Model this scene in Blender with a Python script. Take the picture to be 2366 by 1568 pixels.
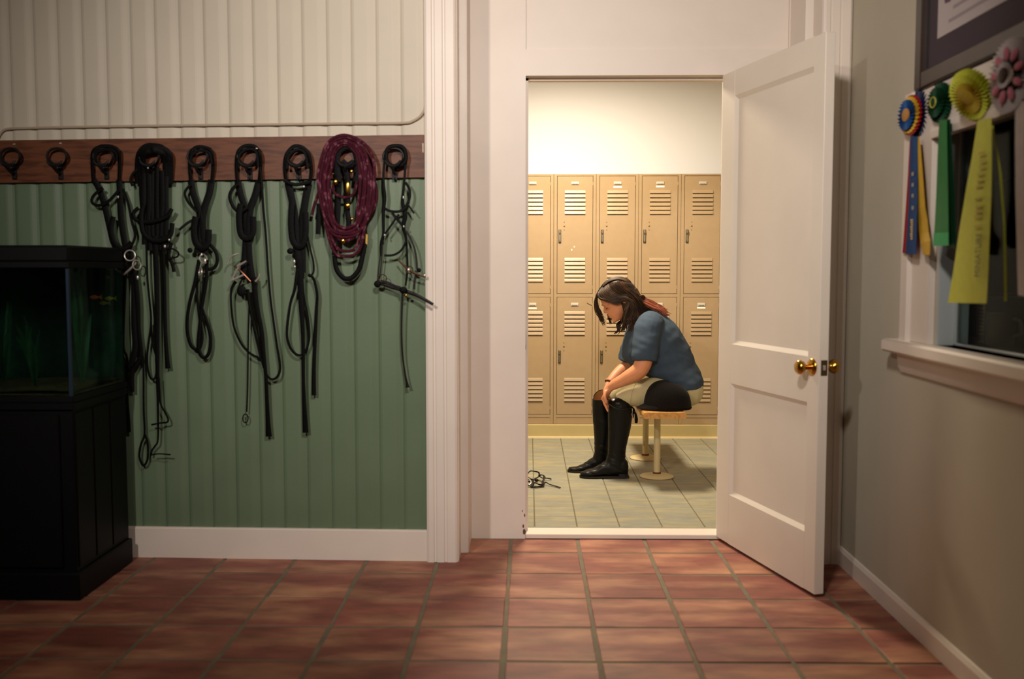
import bpy, math, random
from mathutils import Vector, Matrix, noise as mnoise

random.seed(7)
SC = bpy.context.scene
COL = SC.collection
for _o in list(bpy.data.objects):
    bpy.data.objects.remove(_o)
R = math.radians
V = Vector

# ------------------------------------------------------------------ camera
FPX, CH, PIT, YAW = 2310.0, 1.245, R(4.0), R(0.95)
cam_d = bpy.data.cameras.new('camera'); cam = bpy.data.objects.new('camera', cam_d); COL.objects.link(cam)
cam_d.sensor_width = 36.0; cam_d.sensor_fit = 'HORIZONTAL'; cam_d.lens = 36.0 * FPX / 2366.0
cam.location = (0, 0, CH); cam.rotation_euler = (math.pi / 2 - PIT, 0, YAW)
cam_d.dof.use_dof = True; cam_d.dof.focus_distance = 5.9; cam_d.dof.aperture_fstop = 2.2
cam_d.clip_start = 0.05
SC.camera = cam

# ------------------------------------------------------------------ world, lights, exposure
w = bpy.data.worlds.new('world'); SC.world = w; w.use_nodes = True
w.node_tree.nodes['Background'].inputs[0].default_value = (0.6, 0.65, 0.75, 1)
w.node_tree.nodes['Background'].inputs[1].default_value = 0.02
SC.view_settings.view_transform = 'Standard'; SC.view_settings.look = 'None'
SC.view_settings.gamma = 1.0; SC.view_settings.use_curve_mapping = False
SC.view_settings.exposure = 0.0

SPOT_POS, SPOT_AIM = V((-1.50, 0.40, 2.58)), V((-0.62, 4.3, 1.42))
SPOT_POWER, SPOT_COL = 250.0, (1.0, 0.91, 0.83)
LOCK_POS, LOCK_POWER, LOCK_COL = V((0.22, 6.05, 2.80)), 112.0, (1.0, 0.84, 0.62)
FILL_POS, FILL_AIM = V((0.05, 1.45, 2.60)), V((0.18, 4.5, 1.45))
FILL_POWER, FILL_COL = 200.0, (1.0, 0.90, 0.82)

def light(name, kind, pos, power, col, aim=None, **kw):
    d = bpy.data.lights.new(name, kind); d.energy = power; d.color = col
    for k, v in kw.items(): setattr(d, k, v)
    o = bpy.data.objects.new(name, d); COL.objects.link(o); o.location = pos
    if aim is not None: o.rotation_euler = (V(aim) - V(pos)).to_track_quat('-Z', 'Y').to_euler()
    return o
light('spot_lamp_light', 'SPOT', SPOT_POS, SPOT_POWER, SPOT_COL, SPOT_AIM, spot_size=R(72), spot_blend=1.0, shadow_soft_size=0.07)
light('locker_ceiling_light', 'AREA', LOCK_POS + V((0, 0, -0.075)), LOCK_POWER, LOCK_COL, LOCK_POS + V((0, 0, -1)), shape='RECTANGLE', size=0.32, size_y=0.62)
light('added_fill_light', 'SPOT', FILL_POS, FILL_POWER, FILL_COL, FILL_AIM, spot_size=R(86), spot_blend=0.9, shadow_soft_size=0.11)  # added fill lamp, brightens the door wall beside the casing

# ------------------------------------------------------------------ pixel geometry (2366 x 1568 frame)
def ray(x, y):
    cp, sp, cy, sy = math.cos(PIT), math.sin(PIT), math.cos(YAW), math.sin(YAW)
    u = (x - 1183.0) / FPX; v = (784.0 - y) / FPX
    a = cp + v * sp; z = -sp + v * cp
    return V((u * cy - a * sy, u * sy + a * cy, z))
EYE = V((0, 0, CH))
def atY(x, y, Y): d = ray(x, y); return EYE + d * (Y / d.y)
def atX(x, y, X): d = ray(x, y); return EYE + d * (X / d.x)
def atZ(x, y, Z): d = ray(x, y); return EYE + d * ((Z - CH) / d.z)

# ------------------------------------------------------------------ materials
def lin(c):
    c = c / 255.0
    return c / 12.92 if c <= 0.04045 else ((c + 0.055) / 1.055) ** 2.4
def rgb(t): return (lin(t[0]), lin(t[1]), lin(t[2]), 1.0)
MATS = {}
def mat(name, col, rough=0.5, metal=0.0, vary=0.0, vscale=8.0, bump=0.0, bscale=60.0, col2=None, c2scale=6.0,
        c2lo=0.45, c2hi=0.65, stretch=(1, 1, 1), rand=0.0, coat=0.0, sheen=0.0, trans=0.0, ior=1.45, sub=0.0, spec=0.5, coords='Object', emit=None, estr=0.0):
    if name in MATS: return MATS[name]
    m = bpy.data.materials.new(name); m.use_nodes = True; MATS[name] = m
    nt = m.node_tree; N = nt.nodes; L = nt.links; b = N['Principled BSDF']
    b.inputs['Base Color'].default_value = rgb(col)
    b.inputs['Roughness'].default_value = rough; b.inputs['Metallic'].default_value = metal
    b.inputs['Specular IOR Level'].default_value = spec
    if coat: b.inputs['Coat Weight'].default_value = coat; b.inputs['Coat Roughness'].default_value = 0.25
    if sheen: b.inputs['Sheen Weight'].default_value = sheen; b.inputs['Sheen Roughness'].default_value = 0.5
    if trans: b.inputs['Transmission Weight'].default_value = trans; b.inputs['IOR'].default_value = ior
    if sub:
        b.inputs['Subsurface Weight'].default_value = sub; b.inputs['Subsurface Scale'].default_value = 0.01
        b.inputs['Subsurface Radius'].default_value = (1.0, 0.35, 0.2)
    if emit: b.inputs['Emission Color'].default_value = rgb(emit); b.inputs['Emission Strength'].default_value = estr
    tc = N.new('ShaderNodeTexCoord'); mp = N.new('ShaderNodeMapping'); mp.inputs['Scale'].default_value = stretch
    if coords == 'World':
        g = N.new('ShaderNodeNewGeometry'); L.new(g.outputs['Position'], mp.inputs['Vector'])
    else:
        L.new(tc.outputs[coords], mp.inputs['Vector'])
    cur = None
    if col2 is not None:
        n = N.new('ShaderNodeTexNoise'); n.inputs['Scale'].default_value = c2scale; n.inputs['Detail'].default_value = 5
        L.new(mp.outputs[0], n.inputs['Vector'])
        mr = N.new('ShaderNodeMapRange'); mr.inputs['From Min'].default_value = c2lo; mr.inputs['From Max'].default_value = c2hi
        L.new(n.outputs['Fac'], mr.inputs['Value'])
        mx = N.new('ShaderNodeMix'); mx.data_type = 'RGBA'
        mx.inputs['A'].default_value = rgb(col); mx.inputs['B'].default_value = rgb(col2)
        L.new(mr.outputs[0], mx.inputs['Factor']); cur = mx.outputs['Result']
    if vary or rand:
        hsv = N.new('ShaderNodeHueSaturation')
        if cur: L.new(cur, hsv.inputs['Color'])
        else: hsv.inputs['Color'].default_value = rgb(col)
        val = None
        if vary:
            n = N.new('ShaderNodeTexNoise'); n.inputs['Scale'].default_value = vscale; n.inputs['Detail'].default_value = 6
            L.new(mp.outputs[0], n.inputs['Vector'])
            mr = N.new('ShaderNodeMapRange'); mr.inputs['From Min'].default_value = 0.3; mr.inputs['From Max'].default_value = 0.7
            mr.inputs['To Min'].default_value = 1 - vary; mr.inputs['To Max'].default_value = 1 + vary
            L.new(n.outputs['Fac'], mr.inputs['Value']); val = mr.outputs[0]
        if rand:
            oi = N.new('ShaderNodeObjectInfo'); mr2 = N.new('ShaderNodeMapRange')
            mr2.inputs['To Min'].default_value = 1 - rand; mr2.inputs['To Max'].default_value = 1 + rand
            L.new(oi.outputs['Random'], mr2.inputs['Value'])
            if val:
                mm = N.new('ShaderNodeMath'); mm.operation = 'MULTIPLY'
                L.new(val, mm.inputs[0]); L.new(mr2.outputs[0], mm.inputs[1]); val = mm.outputs[0]
            else: val = mr2.outputs[0]
        L.new(val, hsv.inputs['Value']); cur = hsv.outputs['Color']
    if cur: L.new(cur, b.inputs['Base Color'])
    if bump:
        n = N.new('ShaderNodeTexNoise'); n.inputs['Scale'].default_value = bscale; n.inputs['Detail'].default_value = 4
        L.new(mp.outputs[0], n.inputs['Vector'])
        bp = N.new('ShaderNodeBump'); bp.inputs['Strength'].default_value = bump; bp.inputs['Distance'].default_value = 0.004
        L.new(n.outputs['Fac'], bp.inputs['Height']); L.new(bp.outputs[0], b.inputs['Normal'])
    return m

# ------------------------------------------------------------------ mesh helpers
def smooth_path(pts, per=5, closed=False):
    pts = [V(p) for p in pts]; n = len(pts)
    if n < 3 and not closed: return pts
    out = []
    rng = range(n) if closed else range(n - 1)
    for i in rng:
        if closed: p0, p1, p2, p3 = pts[i - 1], pts[i], pts[(i + 1) % n], pts[(i + 2) % n]
        else: p0, p1, p2, p3 = pts[max(i - 1, 0)], pts[i], pts[i + 1], pts[min(i + 2, n - 1)]
        for k in range(per):
            t = k / per
            out.append(0.5 * ((2 * p1) + (p2 - p0) * t + (2 * p0 - 5 * p1 + 4 * p2 - p3) * t * t + (3 * p1 - p0 - 3 * p2 + p3) * t ** 3))
    if not closed: out.append(pts[-1])
    return out
def lerp_list(vals, n):
    m = len(vals); out = []
    for i in range(n):
        t = i * (m - 1) / max(n - 1, 1); k = min(int(t), m - 2) if m > 1 else 0
        out.append(vals[0] if m == 1 else vals[k] + (vals[k + 1] - vals[k]) * (t - k))
    return out

class MB:
    def __init__(s): s.v = []; s.f = []
    def add(s, vs, fs):
        o = len(s.v); s.v += [V(p) for p in vs]; s.f += [tuple(i + o for i in f) for f in fs]; return s
    def box(s, lo, hi, c=0.0, M=None):
        lo, hi = V(lo), V(hi)
        if c <= 0:
            vs = [V((x, y, z)) for z in (lo.z, hi.z) for y in (lo.y, hi.y) for x in (lo.x, hi.x)]
            fs = [(0, 2, 3, 1), (4, 5, 7, 6), (0, 1, 5, 4), (2, 6, 7, 3), (0, 4, 6, 2), (1, 3, 7, 5)]
        else:
            vs = []; idx = {}
            for ix, sx in ((0, lo.x), (1, hi.x)):
                for iy, sy in ((0, lo.y), (1, hi.y)):
                    for iz, sz in ((0, lo.z), (1, hi.z)):
                        dx, dy, dz = (c if ix == 0 else -c), (c if iy == 0 else -c), (c if iz == 0 else -c)
                        for a in range(3):
                            p = V((sx + (0 if a == 0 else dx), sy + (0 if a == 1 else dy), sz + (0 if a == 2 else dz)))
                            idx[(ix, iy, iz, a)] = len(vs); vs.append(p)
            g = lambda x, y, z, a: idx[(x, y, z, a)]
            fs = []
            for k in (0, 1):
                fs += [(g(k, 0, 0, 0), g(k, 1, 0, 0), g(k, 1, 1, 0), g(k, 0, 1, 0)), (g(0, k, 0, 1), g(1, k, 0, 1), g(1, k, 1, 1), g(0, k, 1, 1)), (g(0, 0, k, 2), g(1, 0, k, 2), g(1, 1, k, 2), g(0, 1, k, 2))]
            for a in (0, 1):
                for b in (0, 1):
                    fs += [(g(a, b, 0, 0), g(a, b, 1, 0), g(a, b, 1, 1), g(a, b, 0, 1)), (g(a, 0, b, 0), g(a, 1, b, 0), g(a, 1, b, 2), g(a, 0, b, 2)), (g(0, a, b, 1), g(1, a, b, 1), g(1, a, b, 2), g(0, a, b, 2))]
                    for d in (0, 1): fs.append((g(a, b, d, 0), g(a, b, d, 1), g(a, b, d, 2)))
        if M: vs = [M @ p for p in vs]
        return s.add(vs, fs)
    def tube(s, pts, hw, ht=None, N=None, n=8, closed=False, per=5, smooth=True, flat=False):
        pts = smooth_path(pts, per, closed) if smooth else [V(p) for p in pts]
        m = len(pts)
        hw = hw if isinstance(hw, (list, tuple)) else [hw]
        ht = hw if ht is None else (ht if isinstance(ht, (list, tuple)) else [ht])
        hw = lerp_list(list(hw), m); ht = lerp_list(list(ht), m)
        rings = []; prev = None
        for i, p in enumerate(pts):
            if closed: t = pts[(i + 1) % m] - pts[i - 1]
            else: t = pts[min(i + 1, m - 1)] - pts[max(i - 1, 0)]
            if t.length < 1e-9: t = V((0, 0, 1))
            t.normalize()
            nn = V(N) if N is not None else (prev if prev is not None else (V((0, 1, 0)) if abs(t.y) < 0.9 else V((1, 0, 0))))
            lat = t.cross(nn)
            if lat.length < 0.05: lat = t.cross(V((1, 0, 0.3)))
            lat.normalize(); up = lat.cross(t).normalized(); prev = up
            if flat:
                rings.append([p + lat * (x_ * hw[i]) + up * (y_ * ht[i]) for x_, y_ in ((1, -.4), (1, .4), (.8, 1), (-.8, 1), (-1, .4), (-1, -.4), (-.8, -1), (.8, -1))]); continue
            rings.append([p + lat * (math.cos(a) * hw[i]) + up * (math.sin(a) * ht[i]) for a in [2 * math.pi * k / n for k in range(n)]])
        vs = [q for r_ in rings for q in r_]; fs = []
        for i in range(m if closed else m - 1):
            a, b = i * n, ((i + 1) % m) * n
            for k in range(n): fs.append((a + k, a + (k + 1) % n, b + (k + 1) % n, b + k))
        if not closed:
            fs.append(tuple(range(n))[::-1]); fs.append(tuple((m - 1) * n + k for k in range(n)))
        return s.add(vs, fs)
    def loft(s, secs, n=20, per=4, ex=2.0):
        """secs: (center, half axis A, half axis B) ellipse sections, smoothly joined and capped."""
        cs = smooth_path([q[0] for q in secs], per); As = smooth_path([q[1] for q in secs], per); Bs = smooth_path([q[2] for q in secs], per)
        vs = []; m = len(cs)
        for c, a, b in zip(cs, As, Bs):
            for k in range(n):
                t = 2 * math.pi * k / n; ct, st = math.cos(t), math.sin(t)
                x = math.copysign(abs(ct) ** (2 / ex), ct); y = math.copysign(abs(st) ** (2 / ex), st)
                vs.append(c + a * x + b * y)
        fs = [(i * n + k, i * n + (k + 1) % n, (i + 1) * n + (k + 1) % n, (i + 1) * n + k) for i in range(m - 1) for k in range(n)]
        fs += [tuple(range(n))[::-1], tuple((m - 1) * n + k for k in range(n))]
        return s.add(vs, fs)
    def ball(s, c, r, n=12, m=8, M=None):
        r = V(r) if hasattr(r, '__len__') else V((r, r, r)); vs = []; fs = []
        for i in range(m + 1):
            ph = math.pi * i / m
            for k in range(n):
                th = 2 * math.pi * k / n
                p = V((r.x * math.sin(ph) * math.cos(th), r.y * math.sin(ph) * math.sin(th), r.z * math.cos(ph)))
                vs.append(V(c) + (M @ p if M else p))
        for i in range(m):
            for k in range(n): fs.append((i * n + k, (i + 1) * n + k, (i + 1) * n + (k + 1) % n, i * n + (k + 1) % n))
        return s.add(vs, fs)
    def lathe(s, prof, c=(0, 0, 0), n=24, M=None):
        """prof: list of (radius, z)."""
        vs = []; fs = []; m = len(prof)
        for r_, z in prof:
            for k in range(n):
                t = 2 * math.pi * k / n; p = V((r_ * math.cos(t), r_ * math.sin(t), z)); vs.append(V(c) + (M @ p if M else p))
        for i in range(m - 1):
            for k in range(n): fs.append((i * n + k, i * n + (k + 1) % n, (i + 1) * n + (k + 1) % n, (i + 1) * n + k))
        fs += [tuple(range(n))[::-1], tuple((m - 1) * n + k for k in range(n))]
        return s.add(vs, fs)
    def extrude(s, poly, d):
        """closed polygon of 3D points swept by vector d."""
        n = len(poly); vs = [V(p) for p in poly] + [V(p) + V(d) for p in poly]
        fs = [tuple(range(n))[::-1], tuple(range(n, 2 * n))] + [(k, (k + 1) % n, n + (k + 1) % n, n + k) for k in range(n)]
        return s.add(vs, fs)
    def torus(s, c, R_, r_, ax=(0, 0, 1), n=20, m=8, sx=1.0, arc=None):
        q = V(ax).to_track_quat('Z', 'Y').to_matrix(); pts = []
        a0, a1 = arc if arc else (0, 2 * math.pi)
        k_ = n + (1 if arc else 0)
        for k in range(k_):
            t = a0 + (a1 - a0) * k / n; pts.append(V(c) + q @ V((R_ * sx * math.cos(t), R_ * math.sin(t), 0)))
        return s.tube(pts, r_, n=m, closed=not arc, smooth=False, N=ax)
    def mesh(s, name, sm=True, ang=40):
        me = bpy.data.meshes.new(name); me.from_pydata([tuple(p) for p in s.v], [], s.f); me.validate()
        bm = None
        if sm:
            me.shade_smooth() if hasattr(me, 'shade_smooth') else me.polygons.foreach_set('use_smooth', [True] * len(me.polygons))
            try: me.set_sharp_from_angle(angle=R(ang))
            except Exception: pass
        me.update(); return me
    def build(s, name, m, parent=None, sm=True, ang=40, local=False):
        if parent is not None and not local:
            o_ = root_loc(parent); s.v = [p - o_ for p in s.v]
        me = s.mesh(name, sm, ang); fix_normals(me); return link(name, me, m, parent)
import bmesh
def fix_normals(me):
    bm = bmesh.new(); bm.from_mesh(me); bmesh.ops.recalc_face_normals(bm, faces=bm.faces); bm.to_mesh(me); bm.free()
def root_loc(o):
    p = V((0, 0, 0))
    while o is not None: p += o.location; o = o.parent
    return p
def link(name, me, m, parent=None, loc=None):
    o = bpy.data.objects.new(name, me); COL.objects.link(o)
    if m is not None and me is not None and not me.materials: me.materials.append(m)
    if parent is not None: o.parent = parent
    if loc is not None: o.location = loc
    return o
def tag(o, label=None, cat=None, group=None, kind=None):
    if label: o['label'] = label
    if cat: o['category'] = cat
    if group: o['group'] = group
    if kind: o['kind'] = kind
    return o
def thing(name, loc, label, cat, group=None, kind=None, rz=0.0):
    o = bpy.data.objects.new(name, None); COL.objects.link(o); o.empty_display_size = 0.05
    o.location = loc; o.rotation_euler = (0, 0, rz); return tag(o, label, cat, group, kind)
def single(mb, name, m, loc, label, cat, group=None, kind=None, sm=True, ang=40):
    """one-mesh thing with its origin at loc."""
    mb.v = [p - V(loc) for p in mb.v]; me = mb.mesh(name, sm, ang); fix_normals(me)
    return tag(link(name, me, m, None, loc), label, cat, group, kind)
def organic(mb, name, m, parent, voxel=0.006, it=8, disp=None, fac=0.5):
    """union of overlapping closed shapes, voxel-remeshed and smoothed into one skin."""
    o_ = root_loc(parent) if parent is not None else V((0, 0, 0))
    me = bpy.data.meshes.new(name); me.from_pydata([tuple(p - o_) for p in mb.v], [], mb.f); me.validate(); fix_normals(me)
    t = bpy.data.objects.new(name + '_tmp', me); COL.objects.link(t)
    r_ = t.modifiers.new('r', 'REMESH'); r_.mode = 'VOXEL'; r_.voxel_size = voxel
    s_ = t.modifiers.new('s', 'SMOOTH'); s_.factor = fac; s_.iterations = it
    dg = bpy.context.evaluated_depsgraph_get(); ev = t.evaluated_get(dg)
    out = bpy.data.meshes.new_from_object(ev)
    bpy.data.objects.remove(t); bpy.data.meshes.remove(me)
    out.name = name; out.materials.clear()
    if disp:
        nrm = [v.normal.copy() for v in out.vertices]
        for v, n_ in zip(out.vertices, nrm): v.co = v.co + n_ * disp(v.co + o_, n_)
    out.polygons.foreach_set('use_smooth', [True] * len(out.polygons)); out.update()
    return link(name, out, m, parent)

# ------------------------------------------------------------------ palette
m_cream = mat('cream_paint', (200, 190, 172), 0.55, vary=0.04, vscale=3, bump=0.08, bscale=90, coords='World')
m_trim = mat('trim_white_paint', (226, 214, 202), 0.42, vary=0.03, vscale=5, bump=0.05, bscale=70, coords='World')
m_door = mat('door_white_paint', (226, 216, 202), 0.45, vary=0.03, vscale=4, bump=0.05, bscale=60, coords='World')
m_green = mat('green_paint', (97, 115, 89), 0.5, vary=0.06, vscale=4, bump=0.08, bscale=80, coords='World')
m_wallr = mat('plaster_paint', (190, 182, 163), 0.75, vary=0.03, vscale=4, bump=0.1, bscale=140, coords='World')
m_ceil = mat('ceiling_paint', (196, 190, 180), 0.8)
m_terra = mat('terracotta', (134, 78, 66), 0.55, col2=(178, 128, 98), c2scale=3.6, c2lo=0.44, c2hi=0.70, vary=0.26, vscale=8, bump=0.25, bscale=30, rand=0.12, spec=0.3, stretch=(0.7, 1.8, 1), coords='World')
m_grout = mat('grey_grout', (116, 106, 86), 0.85, vary=0.15, vscale=12)
m_ltile = mat('grey_green_tile', (138, 137, 122), 0.5, spec=0.3, col2=(155, 146, 117), c2scale=7, vary=0.10, vscale=22, bump=0.12, bscale=80, rand=0.05, stretch=(0.7, 2.2, 1), coords='World')
m_lgrout = mat('tan_grout', (104, 96, 70), 0.85)
m_lwall = mat('locker_room_paint', (238, 239, 243), 0.6)
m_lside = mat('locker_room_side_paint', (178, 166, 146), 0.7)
m_locker = mat('tan_locker_enamel', (163, 139, 106), 0.38, vary=0.03, vscale=20, bump=0.06, bscale=220, coords='World')
m_lockdark = mat('locker_dark', (40, 33, 20), 0.7)
m_chrome = mat('chrome', (200, 196, 186), 0.22, 1.0)
m_brass = mat('brass', (196, 150, 66), 0.2, 1.0)
m_black = mat('black_iron', (9, 9, 10), 0.5, 0.0, spec=0.35)
m_leather = mat('black_leather', (3, 3, 3), 0.6, bump=0.25, bscale=120, spec=0.12)
m_leather2 = mat('brown_black_leather', (22, 13, 10), 0.5, bump=0.2, bscale=120, spec=0.22)
m_steel = mat('steel', (216, 208, 198), 0.36, 0.75)
m_copper = mat('copper_bit', (120, 76, 60), 0.35, 1.0)
m_board = mat('stained_pine_board', (106, 62, 38), 0.45, spec=0.3, col2=(78, 42, 25), c2scale=7, stretch=(1.2, 8, 9), vary=0.1, vscale=10, bump=0.1, bscale=40, coords='World')
m_pine = mat('bench_pine', (198, 146, 80), 0.4, col2=(170, 118, 58), c2scale=6, stretch=(9, 1.5, 9), coords='World')

# ================================================================== SETTING
YD = 4.575                     # face of the wall with the door
XR = 1.325                     # right wall face
ZC = 2.75                      # hall ceiling
LZ = 0.02                      # locker room floor height
LY = 7.255                     # locker front
# ---- hall floor: grout bed with one object per tile
fl = MB().box((-3.7, -2.1, -0.10), (XR + 0.02, YD + 0.02, -0.003))
floor = tag(fl.build('floor', m_grout), 'terracotta tiled floor of the front hall', 'floor', kind='structure')
TP, TX0, TY0 = 0.3075, -0.08, 4.337
tile_me = []
for k in range(4):
    q = MB().box((-0.1492, -0.1492, -0.012), (0.1492, 0.1492, 0.0), 0.004 + 0.001 * k)
    me = q.mesh('tile', True, 30); fix_normals(me); me.materials.append(m_terra); tile_me.append(me)
cut_me = {}
for i in range(-12, 5):
    for j in range(-14, 1):
        x0 = TX0 + i * TP; y0 = TY0 + j * TP
        x1 = min(x0 + TP, XR - 0.002); y1 = min(y0 + TP, YD - 0.002)
        if x1 - x0 < 0.03 or y1 - y0 < 0.03 or x0 < -3.7: continue
        if y0 < 1.0 and (i < -7): continue
        if x1 - x0 > TP - 0.01 and y1 - y0 > TP - 0.01:
            me = random.choice(tile_me)
        else:
            key = (round(x1 - x0, 3), round(y1 - y0, 3))
            if key not in cut_me:
                hx, hy = (x1 - x0) / 2 - 0.006, (y1 - y0) / 2 - 0.006
                me = MB().box((-hx, -hy, -0.012), (hx, hy, 0), 0.004).mesh('tile', True, 30); fix_normals(me); me.materials.append(m_terra); cut_me[key] = me
            me = cut_me[key]
        t = link('tile', me, m_terra, floor, ((x0 + x1) / 2, (y0 + y1) / 2, random.uniform(-0.0012, 0.0008)))
        t.rotation_euler = (random.gauss(0, 0.0016), random.gauss(0, 0.0016), random.gauss(0, 0.003))
# ---- locker room floor
fl2 = MB().box((-1.7, YD + 0.10, -0.08), (2.75, LY + 0.33, LZ - 0.004))
floor2 = tag(fl2.build('floor', m_lgrout), 'grey-green tiled floor of the locker room', 'floor', kind='structure')
q = MB().box((-0.0992, -0.1006, -0.006), (0.0992, 0.1006, 0.0), 0.0014)
lt_me = q.mesh('tile', True, 30); fix_normals(lt_me); lt_me.materials.append(m_ltile)
for i in range(-7, 13):
    for j in range(-12, 2):
        x = 0.030 + 0.2035 * (i + 0.5); y = 7.14 + 0.2035 * (j - 0.5)
        if x < -1.55 or x > 2.6 or y < YD + 0.18: continue
        if (i > 8 or i < -4) and j > -2: continue
        link('tile', lt_me, m_ltile, floor2, (x, y, LZ + random.uniform(-0.0004, 0.0004)))
edge = MB().box((-1.6, YD + 0.103, -0.02), (2.6, YD + 0.135, LZ - 0.001)); edge.build('tile_edge', m_ltile, floor2)
# ---- ceilings
tag(MB().box((-3.75, -2.1, ZC), (XR + 0.15, YD + 0.12, ZC + 0.06)).build('ceiling', m_ceil), 'plain painted hall ceiling', 'ceiling', kind='structure')
tag(MB().box((-1.75, YD + 0.11, 2.90), (2.8, LY + 0.42, 2.96)).build('ceiling', m_lside), 'pale locker room ceiling', 'ceiling', kind='structure')
# ---- walls out of view
tag(MB().box((-3.75, -2.1, -0.05), (-3.65, 4.5, ZC)).build('wall_far_left', m_cream), 'plain end wall on the aquarium side', 'wall', kind='structure')
tag(MB().box((-3.75, -2.2, -0.05), (XR + 0.1, -2.1, ZC)).build('wall_rear', m_cream), 'plain wall behind the viewer', 'wall', kind='structure')
# ---- left wall of tongue-and-groove boards
WA = math.atan(0.03)
WO = V((-0.43, 4.212, 0)); WE = V((-math.cos(WA), math.sin(WA), 0)); WN = V((-math.sin(WA), -math.cos(WA), 0))
def wp(s, z, d=0.0): return WO + WE * s + WN * d + V((0, 0, z))
def onwall(x, y, d=0.0):
    r_ = ray(x, y); o = WO + WN * d
    return EYE + r_ * ((o - EYE).dot(WN) / r_.dot(WN))
wl = MB().extrude([wp(-0.02, -0.05, -0.014), wp(3.3, -0.05, -0.014), wp(3.3, -0.05, -0.10), wp(-0.02, -0.05, -0.10)], (0, 0, ZC + 0.05))
wall_left = tag(wl.build('wall_left', m_cream), 'beadboard wall, cream above and green below the hook board', 'wall', kind='structure')
PW = 0.104
prof = [(0.0, -0.0065), (0.010, -0.0054), (0.028, -0.0010), (0.036, 0.0), (0.088, 0.0), (0.096, -0.002), (PW, -0.0065), (PW, -0.02), (0.0, -0.02)]
def plank_mesh(z0, z1, m):
    mb = MB().extrude([WE * a + WN * b + V((0, 0, z0)) for a, b in prof], (0, 0, z1 - z0))
    me = mb.mesh('plank', False); fix_normals(me); me.materials.append(m); return me
me_lo, me_up = plank_mesh(0.02, 1.70, m_green), plank_mesh(1.70, ZC, m_cream)
for i in range(30):
    for me in (me_lo, me_up):
        link('plank', me, None, wall_left, WO + WE * (i * PW) + WN * random.uniform(-0.0006, 0.0006))
# baseboard
bb = MB().extrude([wp(-0.005, 0, 0), wp(3.2, 0, 0), wp(3.2, 0, 0.016), wp(-0.005, 0, 0.016)], (0, 0, 0.128))
bb.extrude([wp(-0.005, 0.128, 0), wp(3.2, 0.128, 0), wp(3.2, 0.128, 0.012), wp(-0.005, 0.128, 0.012)], (0, 0, 0.006))
tag(bb.build('baseboard_left', m_trim, sm=False), 'white baseboard under the green boards', 'baseboard', kind='structure')
# painted cord over the board with a rounded corner
cord = [onwall(984.5, 0, 0.009), onwall(985, 120, 0.009), onwall(984, 232, 0.009), onwall(976, 262, 0.009), onwall(955, 279, 0.009), onwall(925, 284.5, 0.009),
        onwall(800, 285.5, 0.009), onwall(600, 288, 0.009), onwall(400, 290, 0.009), onwall(200, 293, 0.009), onwall(60, 296, 0.009), onwall(18, 298, 0.009), onwall(4, 305, 0.009), onwall(-4, 318, 0.009), onwall(-8, 326, 0.009)]
cord.insert(0, onwall(984.5, -170, 0.009))
single(MB().tube(cord, 0.0054, n=8, per=6), 'cord', mat('cord_tan_paint', (176, 158, 136), 0.6), onwall(955, 279, 0), 'thin tan-painted cord running above the hook board and up beside the casing', 'cord')
# little stains left by old fixings
# ---- casing of the alcove, left
def casing(name, x0, x1, sgn, label):
    t = thing(name, ((x0 + x1) / 2, 4.2, 0), label, 'trim', kind='structure')
    a, b = (x0, x1)
    w_ = b - a
    pr = [(a, 4.24), (a, 4.186), (a + 0.010, 4.180), (a + w_ * 0.22, 4.180), (a + w_ * 0.25, 4.185), (a + w_ * 0.30, 4.185), (a + w_ * 0.33, 4.180),
          (a + w_ * 0.55, 4.180), (a + w_ * 0.58, 4.185), (a + w_ * 0.63, 4.185), (a + w_ * 0.66, 4.180), (b - 0.012, 4.180), (b - 0.003, 4.187), (b, 4.20), (b, 4.24)]
    MB().extrude([V((x, y, 0.0)) for x, y in pr], (0, 0, ZC)).build('face_board', m_trim, t, ang=25)
    xi = b if sgn > 0 else a
    x_a, x_b = sorted((xi + sgn * 0.0015, xi - sgn * 0.05)); MB().box((x_a, 4.196, 0), (x_b, 4.345, ZC)).build('return_board', m_trim, t)
    bx = sorted((xi + sgn * 0.034, xi - sgn * 0.03))
    pr2 = [(bx[0], 4.331), (bx[0], 4.578), (bx[1], 4.578), (bx[1], 4.331), ((bx[0] + bx[1]) / 2, 4.326)]
    MB().extrude([V((x, y, 0.0)) for x, y in pr2], (0, 0, ZC)).build('jamb_board', m_trim, t, ang=25)
    return t
casing('trim_1', -0.432, -0.298, 1, 'white fluted casing between the bridle wall and the door alcove')
casing('trim_2', 1.203, 1.3245, -1, 'white casing in the corner behind the open door')
# ---- wall with the doorway
DX0, DX1, DZ = -0.014, 0.900, 2.116
wb = MB()
wb.box((-0.40, YD, -0.05), (DX0, YD + 0.10, ZC)).box((DX1, YD, -0.05), (1.50, YD + 0.10, 2.232)).box((1.164, YD, 2.232), (1.50, YD + 0.10, ZC)).box((DX0, YD, DZ), (DX1, YD + 0.10, 2.232))
wb.box((DX0, YD + 0.018, 2.232), (1.164, YD + 0.10, ZC))
wall_back = tag(wb.build('wall_back', m_trim, sm=False), 'white painted wall around the doorway', 'wall', kind='structure')
pn = MB().box((DX0 + 0.0005, YD + 0.0125, 2.2325), (1.1635, YD + 0.019, ZC - 0.002)); pn.build('transom_panel', m_trim, wall_back)
st = MB().box((DX0, YD + 0.058, 0.02), (DX0 + 0.012, YD + 0.10, DZ)).box((DX1 - 0.012, YD + 0.058, 0.02), (DX1, YD + 0.10, DZ)).box((DX0, YD + 0.058, DZ - 0.012), (DX1, YD + 0.10, DZ))
tag(st.build('trim_3', m_trim, sm=False), 'white door stop lining the doorway', 'trim', kind='structure')
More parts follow.
